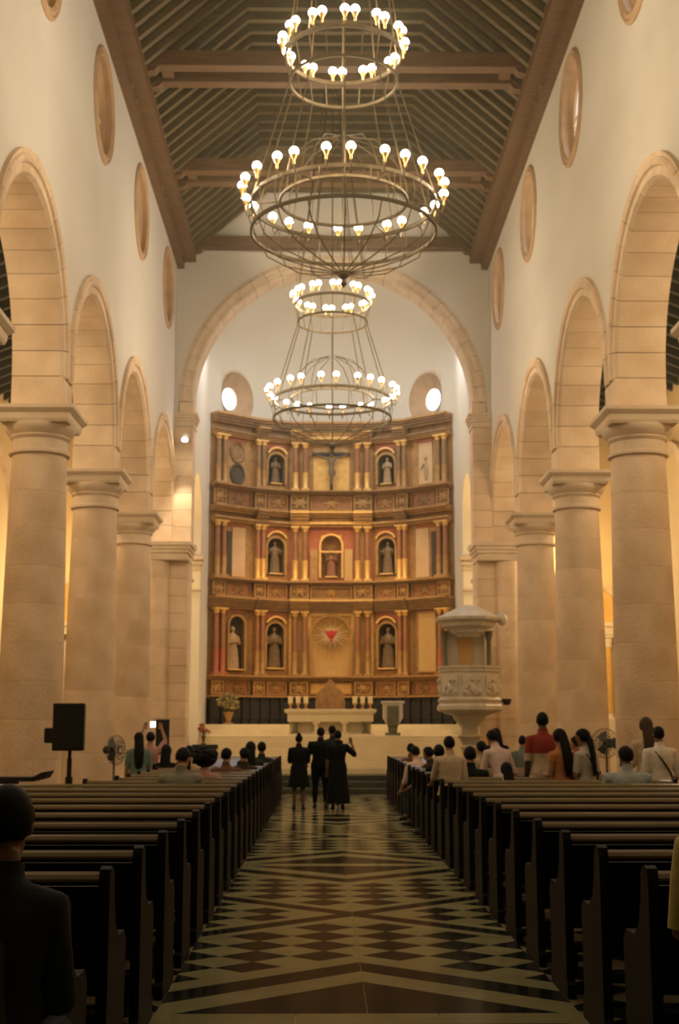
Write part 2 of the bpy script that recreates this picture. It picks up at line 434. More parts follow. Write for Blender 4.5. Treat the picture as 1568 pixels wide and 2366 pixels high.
for sx in (-1, 1):
    mb = MB()
    mb.box(sx*WX0, sx*WX1, -6.0, cols[0]-0.4, 0, ZT)
    for i in range(len(cols)-1):
        y0, y1 = cols[i], cols[i+1]
        wall_bay(mb, sx, y0 if i else cols[0]-0.4, y1, i >= 2) if i else wall_bay(mb, sx, y0, y1, False)
    mb.box(sx*WX0, sx*WX1, cols[-1], 38.1, ZC, ZT)
    mb.box(sx*WX0, sx*WX1, cols[0]-0.4, cols[0], ZS, ZT)
    wall = struct('wall_left' if sx < 0 else 'wall_right', mb, M['plaster'])
    for i in range(len(cols)-1):
        y0, y1 = cols[i], cols[i+1]; yc = (y0+y1)/2
        if i < 2: continue
        t = thing('arcade_arch', f'limestone arcade arch on the {side_name[sx]}, {arch_word[i]}', 'arch', (0, yc, ZS))
        for k in range(NV): link('voussoir', vous(sx, k, NV), t)
        for s2 in (-1, 1):           # stilt blocks between capital and curve
            b = MB(); ya = s2*RI; yb = s2*(BAY/2-0.004)
            b.box(sx*4.57, sx*5.42, ya, yb, ZC-ZS+0.004, -0.004); obj('impost_block', b, M['stone'], t, bevel=0.012)

# round windows of the nave
win_no = 0
def oculus(sx, yc):
    global win_no
    win_no += 1
    root = MB()
    prof = [(0.74, 0.24), (0.76, 0.19), (0.80, 0.19), (OR-0.07, 0.10), (OR-0.07, -0.015), (OR-0.01, -0.05), (OR+0.05, -0.03), (OR+0.09, -0.055), (OR+0.14, -0.02), (OR+0.14, 0.05)]
    n = 40; v = []; f = []
    for r, d in prof:
        for i in range(n):
            a = 2*PI*i/n; v.append((sx*(WX0+d), yc+r*math.cos(a), OZ+r*math.sin(a)))
    for j in range(len(prof)-1):
        for i in range(n):
            q = (j*n+i, j*n+(i+1)%n, (j+1)*n+(i+1)%n, (j+1)*n+i); f.append(q if sx < 0 else q[::-1])
    root.add(v, f)
    o = struct(f'window_{win_no}', root, M['window_stone'], True)
    p = MB(); rr = 0.76; xg = WX0+0.21
    p.prism([(rr*math.cos(2*PI*i/n), rr*math.sin(2*PI*i/n)) for i in range(n)], lambda q: (sx*xg, yc+q[0], OZ+q[1]), lambda q: (sx*(xg+0.015), yc+q[0], OZ+q[1]))
    obj('pane', p, M['sky_glass'] if sx > 0 else M['cream_panel'], o)
    b = MB()
    b.box(sx*(xg-0.03), sx*xg, yc-0.025, yc+0.025, OZ-rr, OZ+rr); b.box(sx*(xg-0.03), sx*xg, yc-rr, yc+rr, OZ-0.025, OZ+0.025)
    obj('glazing_bar', b, M['white_column'], o)
for sx in (-1, 1):
    for i in range(2, len(cols)-1): oculus(sx, (cols[i]+cols[i+1])/2)

# ------------------------------------------------------------------ columns
def drum(r0, r1, h):
    mb = MB(); g = 0.006
    mb.lathe([(r0-g,0),(r0,g),(r1,h-g),(r1-g,h)], 40); return mb.mesh('drum', M['stone'], True)
Z0, Z1 = 0.55, 6.10; ND = 9
def sh_r(z): t = (z-Z0)/(Z1-Z0); return 0.525 - 0.02*t - 0.055*t*t
drums = [(Z0+(Z1-Z0)*i/ND, drum(sh_r(Z0+(Z1-Z0)*i/ND), sh_r(Z0+(Z1-Z0)*(i+1)/ND), (Z1-Z0)/ND)) for i in range(ND)]
cb = MB(); cb.box(-0.66, 0.66, -0.66, 0.66, 0, 0.22)
cb.lathe([(0.64,0.22),(0.66,0.29),(0.62,0.36),(0.56,0.39),(0.55,0.43),(0.60,0.46),(0.59,0.52),(0.53,0.55)], 40)
base_me = cb.mesh('column_base', M['stone_light'], True)
cc = MB()
cc.lathe([(0.45,6.10),(0.50,6.12),(0.50,6.17),(0.455,6.19),(0.455,6.36),(0.48,6.38),(0.50,6.41),(0.49,6.43),(0.56,6.50),(0.60,6.58),(0.60,6.60)], 40)
cc.frustum((0,0,6.60), 0.05, (0.55,0.55), (0.575,0.575)); cc.frustum((0,0,6.65), 0.10, (0.575,0.575), (0.59,0.59))
cc.frustum((0,0,6.75), 0.06, (0.60,0.60), (0.66,0.66)); cc.frustum((0,0,6.81), 0.06, (0.66,0.66), (0.665,0.665))
cap_me = cc.mesh('capital', M['stone_light'], True)
col_word = {-4:'',-3:'',-2:'at the very start of the nave',-1:'out past the frame edge',0:'thickest, between the two widest arches',1:'second in size',2:'third in size'}
for sx in (-1, 1):
    for j in range(-3, 3):
        wd = {0:'largest, standing next to the frame edge', 1:'second largest of the row', 2:'third largest, last round one before the chancel pier'}.get(j, f'out of the frame, number {abs(j)} behind the largest')
        t = thing('stone_column', f'round limestone column on the {side_name[sx]}, {wd}', 'column', (sx*5.0, COL0+BAY*j, 0))
        link('column_base', base_me, t)
        for z, me in drums: link('drum', me, t, (0,0,z), (0.7*j+sx+z))
        link('capital', cap_me, t)
# chancel piers: square core, half shaft towards the arcade, tall respond for the chancel arch
for sx in (-1, 1):
    t = thing('chancel_pier', f'pale limestone pier under the chancel arch, {side_name[sx]}', 'pier', (sx*4.75, 37.55, 0))
    X0, X1 = 4.12-4.75, 5.42-4.75
    nb = 12
    b = MB(); b.box(sx*(X0-0.08), sx*(X1+0.05), -0.58, 0.62, 0, 0.45); obj('pier_base', b, M['stone_light'], t, bevel=0.02)
    for i in range(nb):
        z0 = 0.45+(6.35-0.45)*i/nb; z1 = 0.45+(6.35-0.45)*(i+1)/nb
        b = MB(); b.box(sx*X0, sx*X1, -0.30, 0.55, z0, z1-0.006)
        b.lathe([(0.36,z0),(0.36,z1-0.006)], 20, (sx*0.25,-0.30,0), a0=PI, a1=2*PI); obj('stone_course', b, M['stone'], t, bevel=0.008)
    b = MB()
    for (h0, h1, g) in ((6.35,6.42,0.03),(6.42,6.55,0.0),(6.55,6.65,0.05),(6.65,6.75,0.09),(6.75,6.87,0.14)):
        b.box(sx*(X0-g), sx*(X1+g), -0.66-g, 0.55, h0, h1)
    obj('pier_capital', b, M['stone_light'], t, bevel=0.012)
    for i in range(7):
        z0 = 6.87+(10.30-6.87)*i/7; z1 = 6.87+(10.30-6.87)*(i+1)/7
        b = MB(); b.box(sx*(4.06-4.75), sx*(4.60-4.75), -0.22, 0.55, z0, z1-0.006); obj('stone_course', b, M['stone'], t, bevel=0.008)
    b = MB()
    for (h0, h1, g) in ((10.30,10.36,0.03),(10.36,10.46,0.02),(10.46,10.54,0.06),(10.54,10.62,0.10),(10.62,10.70,0.13)):
        b.box(sx*(4.06-4.75-g), sx*(4.60-4.75), -0.22-g, 0.55, h0, h1)
    obj('impost_capital', b, M['stone_light'], t, bevel=0.01)

# ------------------------------------------------------------------ end wall and chancel arch
YE = 37.35; ACZ = 11.05; AR0 = 4.06; AR1 = 4.50
mb = MB()
def gable_z(x): x = abs(x); return 17.62 if x < 1.95 else 17.62 - (x-1.95)*(17.62-15.3)/(4.65-1.95)
N = 40; xs_ = [-4.65] + [-(AR1-0.03)*math.cos(PI*i/N) for i in range(N+1)] + [4.65]
zs_ = [ACZ] + [ACZ+(AR1-0.03)*math.sin(PI*i/N) for i in range(N+1)] + [ACZ]
for i in range(len(xs_)-1):
    for y, fl_ in ((YE, False), (YE+0.75, True)):
        q = [(xs_[i],y,zs_[i]),(xs_[i+1],y,zs_[i+1]),(xs_[i+1],y,gable_z(xs_[i+1])+0.4),(xs_[i],y,gable_z(xs_[i])+0.4)]
        mb.add(q, [(0,1,2,3) if not fl_ else (3,2,1,0)])
for sx in (-1, 1): mb.box(sx*4.47, sx*4.65, YE, YE+0.75, 10.70, ACZ)
struct('wall_far', mb, M['plaster'])
t = thing('chancel_arch', 'great round limestone arch opening onto the chancel', 'arch', (0, YE, ACZ))
nv = 29
prof = [(AR0,0.75),(AR0,0.05),(AR0+0.05,0.0),(AR0+0.18,0.0),(AR0+0.20,-0.04),(AR0+0.30,-0.06),(AR0+0.36,-0.03),(AR1,-0.01),(AR1,0.75)]
for k in range(nv):
    a0 = PI*k/nv+0.0012; a1 = PI*(k+1)/nv-0.0012; b = MB(); v = []; n2 = len(prof)
    for s_ in range(4):
        a = a0+(a1-a0)*s_/3
        for r, y in prof: v.append((-r*math.cos(a), y, r*math.sin(a)))
    f = [(s_*n2+q, s_*n2+(q+1)%n2, (s_+1)*n2+(q+1)%n2, (s_+1)*n2+q)[::-1] for s_ in range(3) for q in range(n2)]
    f += [tuple(range(n2)), tuple(3*n2+q for q in range(n2))[::-1]]
    b.add(v, f); obj('voussoir', b, M['stone_light'], t)
for sx in (-1, 1):
    b = MB(); b.box(sx*AR0, sx*AR1, 0, 0.75, 10.704-ACZ, -0.004); obj('impost_block', b, M['stone'], t, bevel=0.01)

# ------------------------------------------------------------------ chancel: side walls, apse, vault
CX = 4.12; CY0 = 38.1; CY1 = 42.6; ZV = 14.6
def chancel_side(sx):
    mb = MB(); yc, r, zs = 39.75, 1.25, 8.15
    x = sx*CX; x2 = sx*(CX+0.7)
    def strip(pts, flip, xx):
        for i in range(len(pts)-1):
            (ya, za), (yb, zb) = pts[i], pts[i+1]
            q = [(xx,ya,za),(xx,yb,zb),(xx,yb,ZV),(xx,ya,ZV)]
            mb.add(q, [(0,1,2,3) if not flip else (3,2,1,0)])
    arc = [(yc-r*math.cos(PI*i/20), zs+r*math.sin(PI*i/20)) for i in range(21)]
    for xx, fl_ in ((x, sx > 0), (x2, sx < 0)): strip(arc, fl_, xx)
    mb.box(x, x2, CY0, yc-r, 0, ZV); mb.box(x, x2, yc+r, CY1, 0, ZV)
    for i in range(20):
        (ya, za), (yb, zb) = arc[i], arc[i+1]
        mb.add([(x,ya,za),(x2,ya,za),(x2,yb,zb),(x,yb,zb)], [(0,1,2,3) if sx > 0 else (3,2,1,0)])
    o = struct('wall_chancel_left' if sx < 0 else 'wall_chancel_right', mb, M['plaster_chancel'])
    b = MB()                         # impost moulding of the side opening
    for yy in (yc-r, yc+r):
        for h0, h1, g in ((6.55,6.63,0.03),(6.70,6.80,0.06),(6.86,6.98,0.10),(5.9,5.98,0.04)):
            b.box(x-sx*g, x2, yy-0.10-g, yy+0.10+g, h0, h1)
    obj('impost_moulding', b, M['stone_light'], o)
for sx in (-1, 1): chancel_side(sx)
# apse drum and half dome with two splayed round windows
mb = MB(); n = 48; RA = 4.14
prof = [(RA, 0.0), (RA, 12.0), (RA, ZV)] + [(RA*math.cos(a*PI/2/10), ZV+RA*math.sin(a*PI/2/10)) for a in range(1, 11)]
v = []; f = []
for r, z in prof:
    for i in range(n+1):
        a = PI*i/n; v.append((r*math.cos(a), CY1+r*math.sin(a), z))
for j in range(len(prof)-1):
    for i in range(n): f.append((j*(n+1)+i, (j+1)*(n+1)+i, (j+1)*(n+1)+i+1, j*(n+1)+i+1))
# barrel vault between arch and apse
o0 = len(v)
for y in (CY0-0.05, CY1):
    for i in range(n+1):
        a = PI*i/n; v.append((RA*math.cos(a), y, ZV+RA*math.sin(a)))
for i in range(n): f.append((o0+i, o0+i+1, o0+n+1+i+1, o0+n+1+i))
mb.add(v, f)
apse = mb.mesh('wall_apse', M['plaster_chancel'], True)
apse_o = link('wall_apse', apse)
sol = apse_o.modifiers.new('solid', 'SOLIDIFY'); sol.thickness = 0.5; sol.offset = -1
cuts = []
OC = []
for sx in (-1, 1):
    a = math.radians(90 + sx*54.5); p = Vector((RA*math.cos(a)*1.0, CY1+RA*math.sin(a), 13.12)); p.x = -p.x if (p.x*sx < 0) else p.x
    dirv = Vector((p.x, p.y-CY1, 0)).normalized()
    OC.append((sx, p, dirv))
    rot = dirv.to_track_quat('Z', 'Y').to_matrix().to_4x4()
    cut = MB(); cut.T = Matrix.Translation(p) @ rot
    cut.lathe([(0.90,-0.5),(0.90,-0.10),(0.40,0.28),(0.40,1.0)], 40)
    c = link('cutter', cut.mesh('cutter', M['plaster_chancel'])); c.hide_render = True; cuts.append(c)
    bo = apse_o.modifiers.new('cut', 'BOOLEAN'); bo.object = c; bo.operation = 'DIFFERENCE'; bo.solver = 'EXACT'
bpy.context.view_layer.update()
dg = bpy.context.evaluated_depsgraph_get()
me2 = bpy.data.meshes.new_from_object(apse_o.evaluated_get(dg)); smooth_mesh(me2, 0.5)
apse_o.modifiers.clear(); apse_o.data = me2; apse_o['kind'] = 'structure'
for c in cuts: bpy.data.objects.remove(c)
for sx, p, dirv in OC:
    rot = dirv.to_track_quat('Z', 'Y').to_matrix().to_4x4(); win_no += 1
    r = MB(); r.T = Matrix.Translation(p) @ rot
    r.lathe([(0.90,-0.02),(0.90,-0.06),(0.98,-0.07),(1.02,-0.03),(1.02,0.05)], 40, close=False)
    o = struct(f'window_{win_no}', r, M['stone_light'], True)
    rv = MB(); rv.T = Matrix.Translation(p) @ rot; rv.lathe([(0.893,-0.095),(0.398,0.272),(0.394,0.272),(0.889,-0.10)], 40, close=False); obj('reveal', rv, M['window_stone'], o, True)
    g = MB(); g.T = Matrix.Translation(p + dirv*0.30) @ rot; g.lathe([(0.41,0),(0.41,0.02)], 32); obj('pane', g, M['sky_glass'], o)
# ------------------------------------------------------------------ aisles, back wall
for sx in (-1, 1):
    nm = 'left' if sx < 0 else 'right'
    mb = MB(); mb.box(sx*9.2, sx*9.7, -6, 41.6, 0, 12.0)
    o = struct(f'wall_aisle_{nm}', mb, M['plaster_aisle'])
    for i in range(len(cols)):       # blind arches and pilasters on the outer wall
        y = cols[i]
        if y < 8: continue
        b = MB(); b.box(sx*9.02, sx*9.2, y-0.35, y+0.35, 0, 7.0)
        for h0, h1, g in ((6.5,6.6,0.03),(6.75,6.88,0.06),(6.88,7.0,0.1)): b.box(sx*(9.02-g), sx*9.2, y-0.35-g, y+0.35+g, h0, h1)
        obj('pilaster', b, M['stone'], o)
        if i < len(cols)-1:
            yc = y+BAY/2; b = MB(); v = []; f = []; K = 20
            pr = [(2.0,9.2),(2.0,9.04),(2.35,9.04),(2.35,9.2)]
            for k in range(K+1):
                a = PI*k/K
                for r, x in pr: v.append((sx*x, yc-r*math.cos(a), 7.0+r*math.sin(a)))
            for k in range(K):
                for q in range(4):
                    u = (k*4+q, k*4+(q+1)%4, (k+1)*4+(q+1)%4, (k+1)*4+q); f.append(u if sx > 0 else u[::-1])
            b.add(v, f); obj('blind_arch', b, M['stone'], o)
    mb = MB(); mb.box(sx*(CX+0.7), sx*9.7, 41.2, 41.7, 0, 13.2); struct(f'wall_aisle_end_{nm}', mb, M['plaster_aisle'])
    # lean-to roof with close rafters
    mb = MB(); v = [(sx*5.42,-6,12.5),(sx*9.7,-6,10.7),(sx*9.7,41.7,10.7),(sx*5.42,41.7,12.5)]
    mb.prism([(5.42,12.5),(9.7,10.7),(9.7,10.95),(5.42,12.75)], lambda p: (sx*p[0],-6,p[1]), lambda p: (sx*p[0],41.7,p[1]))
    ro = struct(f'ceiling_aisle_{nm}', mb, M['aisle_wood'])
    raf = MB(); raf.prism([(5.43,12.28),(9.2,10.70),(9.2,10.91),(5.43,12.49)], lambda p: (sx*p[0],-0.06,p[1]), lambda p: (sx*p[0],0.06,p[1]))
    rme = raf.mesh('rafter', M['aisle_wood'])
    for k in range(62): link('rafter', rme, ro, (0, 3.0+k*0.62, 0))
mb = MB(); mb.box(-10, 10, -6.6, -6.0, 0, 18.2); struct('wall_back', mb, M['dark_wood'])  # unseen back wall, given dark wood to cut bounce light

# ------------------------------------------------------------------ nave roof
mb = MB(); out = [(-4.9,15.28),(-4.62,15.28),(-1.95,17.58),(1.95,17.58),(4.62,15.28),(4.9,15.28),(4.9,15.6),(1.95,17.9),(-1.95,17.9),(-4.9,15.6)]
for (a, b, c, d) in ((0,1,8,9),(1,2,8,8),(2,3,7,8),(3,4,5,6)): pass
sec = [[(-5.45,15.25),(-4.62,15.25),(-1.95,17.62),(-1.95,17.95),(-5.45,15.7)], [(-1.95,17.62),(1.95,17.62),(1.95,17.95),(-1.95,17.95)], [(1.95,17.62),(4.62,15.25),(5.45,15.25),(5.45,15.7),(1.95,17.95)]]
for s_ in sec: mb.prism(s_, lambda p: (p[0],-6.5,p[1]), lambda p: (p[0],YE+0.02,p[1]))
ceil = struct('ceiling', mb, M['roofboard'])
sl = (17.62-15.25)/(4.62-1.95)
def rafter_me(sx):
    b = MB(); x0, x1 = 4.12, 1.95
    b.prism([(x0,15.25+(4.62-x0)*sl-0.20),(x1,17.62-0.20),(x1,17.62-0.01),(x0,15.25+(4.62-x0)*sl-0.01)], lambda p: (sx*p[0],-0.075,p[1]), lambda p: (sx*p[0],0.075,p[1]))
    return b.mesh('rafter', M['rafter'])
rm = {s: rafter_me(s) for s in (-1, 1)}
cbm = MB(); cbm.box(-1.95, 1.95, -0.075, 0.075, 17.40, 17.60); cbm = cbm.mesh('collar_beam', M['rafter'])
y = 3.0
while y < YE-0.2:
    for s in (-1, 1): link('rafter', rm[s], ceil, (0,y,0))
    link('collar_beam', cbm, ceil, (0,y,0)); y += 0.50
# wall plates
for n_, sx in ((1,-1),(2,1)):
    b = MB(); b.box(sx*4.06, sx*4.64, -6, YE, 15.30, 15.62); b.box(sx*4.40, sx*4.64, -6, YE, 15.10, 15.32)
    struct(f'trim_{n_}', b, M['beam'])
def tie_pair(y, label, single=False):
    t = thing('tie_beam', label, 'beam', (0, y, 15.35))
    for dy in ((0,) if single else (-0.36, 0.36)):
        b = MB(); b.box(-4.35, 4.35, dy-0.15, dy+0.15, 0.30, 0.66); obj('beam', b, M['beam'], t, bevel=0.015)
        for sx in (-1, 1):
            b = MB()
            b.prism([(4.62,-0.22),(4.62,0.30),(3.82,0.30),(3.90,0.20),(4.08,0.17),(4.16,0.04),(4.34,0.0),(4.42,-0.20)], lambda p: (sx*p[0],dy-0.13,p[1]), lambda p: (sx*p[0],dy+0.13,p[1]))
            obj('corbel', b, M['beam'], t)
    if not single:
        for sx in (-1, 1):
            b = MB(); b.box(sx*3.55, sx*3.80, -0.21, 0.21, 0.36, 0.60); obj('spacer', b, M['beam'], t)
tie_pair(21.2, 'double wooden tie beam out of the frame over the largest columns')
tie_pair(26.75, 'double wooden tie beam crossing the roof behind the topmost chandelier ring')
tie_pair(32.15, 'double wooden tie beam crossing the roof behind the widest chandelier ring')
tie_pair(37.16, 'single wooden tie beam laid against the white gable wall', True)

# ------------------------------------------------------------------ chandeliers
def sph(r, n=10, m=7):
    b = MB(); b.ball((0,0,0), (r, r, r*0.96), n, m); return b.mesh('bulb', M['bulb'], True)
BULB_ME = sph(0.066)
cupb = MB(); cupb.lathe([(0.012,-0.19),(0.020,-0.16),(0.016,-0.13),(0.034,-0.09),(0.048,-0.056),(0.050,-0.046)], 12); CUP_ME = cupb.mesh('lamp_cup', M['brass'], True)
def ring_band(b, R, z0, z1, th=0.03, n=64):
    b.lathe([(R-th,z0),(R,z0),(R,z1),(R-th,z1),(R-th,z0)], n, close=False)
def chandelier(y, label, x=0.0, zl=9.40, zu=11.76):
    t = thing('ring_chandelier', label, 'chandelier', (x, y, zl))
    RL, RU = 1.49, 0.92
    # lower tier
    b = MB(); ring_band(b, RL-0.12, -0.17, -0.11); ring_band(b, RL-0.12, -0.60, -0.55)
    for k in range(24):              # lattice ribs of the lower drum
        a = 2*PI*k/24; a2 = a+2*PI/24
        p = lambda a_, r, z: (r*math.cos(a_), r*math.sin(a_), z)
        b.tube([p(a,RL-0.13,-0.12), p(a,RL-0.10,-0.35), p(a,RL-0.17,-0.58)], 0.0075, 5)
    obj('lower_ring', b, M['iron'], t, True)
    jit = [0,2,-1,2.5,-2,1,-1.5,2,0,-2.5,1.5,-1,2,-1.5,0,2,-2,1,-1,2.5,0,-2,1.5,-1]
    for k in range(24):
        a = math.radians(15*k + jit[k] + 4)
        bo = link('bulb', BULB_ME, t, (RL*math.cos(a), RL*math.sin(a), 0.08)); link('lamp_cup', CUP_ME, bo)
        b = MB(); b.tube([((RL-0.13)*math.cos(a),(RL-0.13)*math.sin(a),-0.16), ((RL-0.04)*math.cos(a),(RL-0.04)*math.sin(a),-0.22), (RL*math.cos(a),RL*math.sin(a),-0.12)], 0.012, 5)
        obj('arm', b, M['iron'], t)
    b = MB()                         # bowl of curved ribs gathering to a finial
    for k in range(16):
        a = 2*PI*k/16; b.tube([((RL-0.17)*math.cos(a)*s_, (RL-0.17)*math.sin(a)*s_, z) for s_, z in ((1,-0.58),(0.93,-0.78),(0.70,-0.97),(0.40,-1.10),(0.06,-1.20))], 0.010, 5)
    b.lathe([(0.005,-1.42),(0.05,-1.36),(0.03,-1.30),(0.085,-1.24),(0.085,-1.18),(0.03,-1.14)], 16)
    obj('bowl_frame', b, M['iron'], t, True)
    b = MB()                         # inner crown of curved ribs
    for k in range(12):
        a = 2*PI*k/12; b.tube([(0.95*math.cos(a)*s_, 0.95*math.sin(a)*s_, z) for s_, z in ((1,-0.1),(0.97,0.2),(0.82,0.5),(0.55,0.75),(0.1,0.9))], 0.009, 5)
    ring_band(b, 0.95, -0.12, -0.08)
    for k in range(6):
        a = 2*PI*k/6; b.tube([(0.95*math.cos(a),0.95*math.sin(a),-0.1),((RL-0.13)*math.cos(a),(RL-0.13)*math.sin(a),-0.15)], 0.012, 5)
    obj('inner_crown', b, M['iron'], t, True)
    # upper tier
    h = zu-zl
    b = MB(); ring_band(b, RU-0.04, h-0.18, h-0.12); ring_band(b, RU-0.10, h-0.60, h-0.56)
    for k in range(20):
        a = 2*PI*k/20; b.tube([((RU-0.05)*math.cos(a),(RU-0.05)*math.sin(a),h-0.18), ((RU-0.13)*math.cos(a),(RU-0.13)*math.sin(a),h-0.58)], 0.009, 5)
    obj('upper_ring', b, M['iron'], t, True)
    for k in range(24):
        a = math.radians(30*(k//2) + (-4.6 if k % 2 else 4.6) + 5)
        bo = link('bulb', BULB_ME, t, (RU*math.cos(a), RU*math.sin(a), h+0.08)); link('lamp_cup', CUP_ME, bo)
    b = MB()
    for k in range(10):
        a = 2*PI*(k+0.5)/10
        b.tube([((RU-0.12)*math.cos(a),(RU-0.12)*math.sin(a),h-0.58), ((RL-0.13)*math.cos(a),(RL-0.13)*math.sin(a),-0.12)], 0.011, 5)
        b.tube([((RU-0.05)*math.cos(a),(RU-0.05)*math.sin(a),h-0.15), (0.12*math.cos(a),0.12*math.sin(a),17.3-zl)], 0.011, 5)
    b.tube([(0,0,17.4-zl),(0,0,h-0.2)], 0.012, 6)
    b.lathe([(0.16,17.22-zl),(0.18,17.3-zl),(0.10,17.4-zl)], 16)
    obj('suspension_rod', b, M['iron'], t, True)
    return t
chandelier(18.35, 'big two-ring iron chandelier with glowing bulbs, the larger one hanging before the tie beams', 0.02)
chandelier(7.4, 'added two-ring iron chandelier, unseen out of the frame, lighting the nearer pews', 0.02)  # added out of view to light the columns and near pews
chandelier(29.45, 'two-ring iron chandelier hanging in front of the apse, the smaller-looking one', -0.07, 9.24, 11.54)

for sx in (-1, 1):  # unseen lamps added to brighten the gable
    o = thing('added_flood', f'small unseen flood added on the tie beam to brighten the gable, {side_name[sx]}', 'lamp', (sx*2.6, 32.51, 16.01))
    b = MB(); b.box(-0.10, 0.10, -0.06, 0.06, 0.08, 0.22); b.box(-0.02, 0.02, -0.02, 0.02, 0, 0.08); obj('housing', b, M['black'], o, bevel=0.01)
    light('added_flood_beam', 'SPOT', (sx*2.6, 32.62, 16.16), 150, WARM, 0.08, (sx*0.4, 37.3, 16.7), 1.2, o)
# ------------------------------------------------------------------ presbytery steps
t = thing('altar_platform', 'broad cream marble steps and platform under the altar', 'platform', (0, 38.0, 0))
def slab(nm, x0, x1, y0, y1, z0, z1, m, par, bv=0.012):
    b = MB(); b.box(x0, x1, y0, y1, z0, z1); return obj(nm, b, M[m], par, world=True, bevel=bv)
for i, (y0, z1) in enumerate(((34.2,0.14),(35.0,0.28),(35.8,0.42))): slab('dark_step', -4.05, 4.05, y0, 41.5, z1-0.14, z1-0.002, 'marble_dark', t)
for i in range(6): slab('step', -3.80, 3.80, 36.55+0.32*i, 41.5, 0.42+0.172*i, 0.42+0.172*(i+1)-0.003, 'marble', t)
slab('upper_step', -4.09, 4.09, 41.5, 46.6, 0.0, 1.615, 'marble', t); slab('upper_step', -4.09, 4.09, 41.85, 46.6, 1.615, 1.78, 'marble', t)
PZ = 1.449
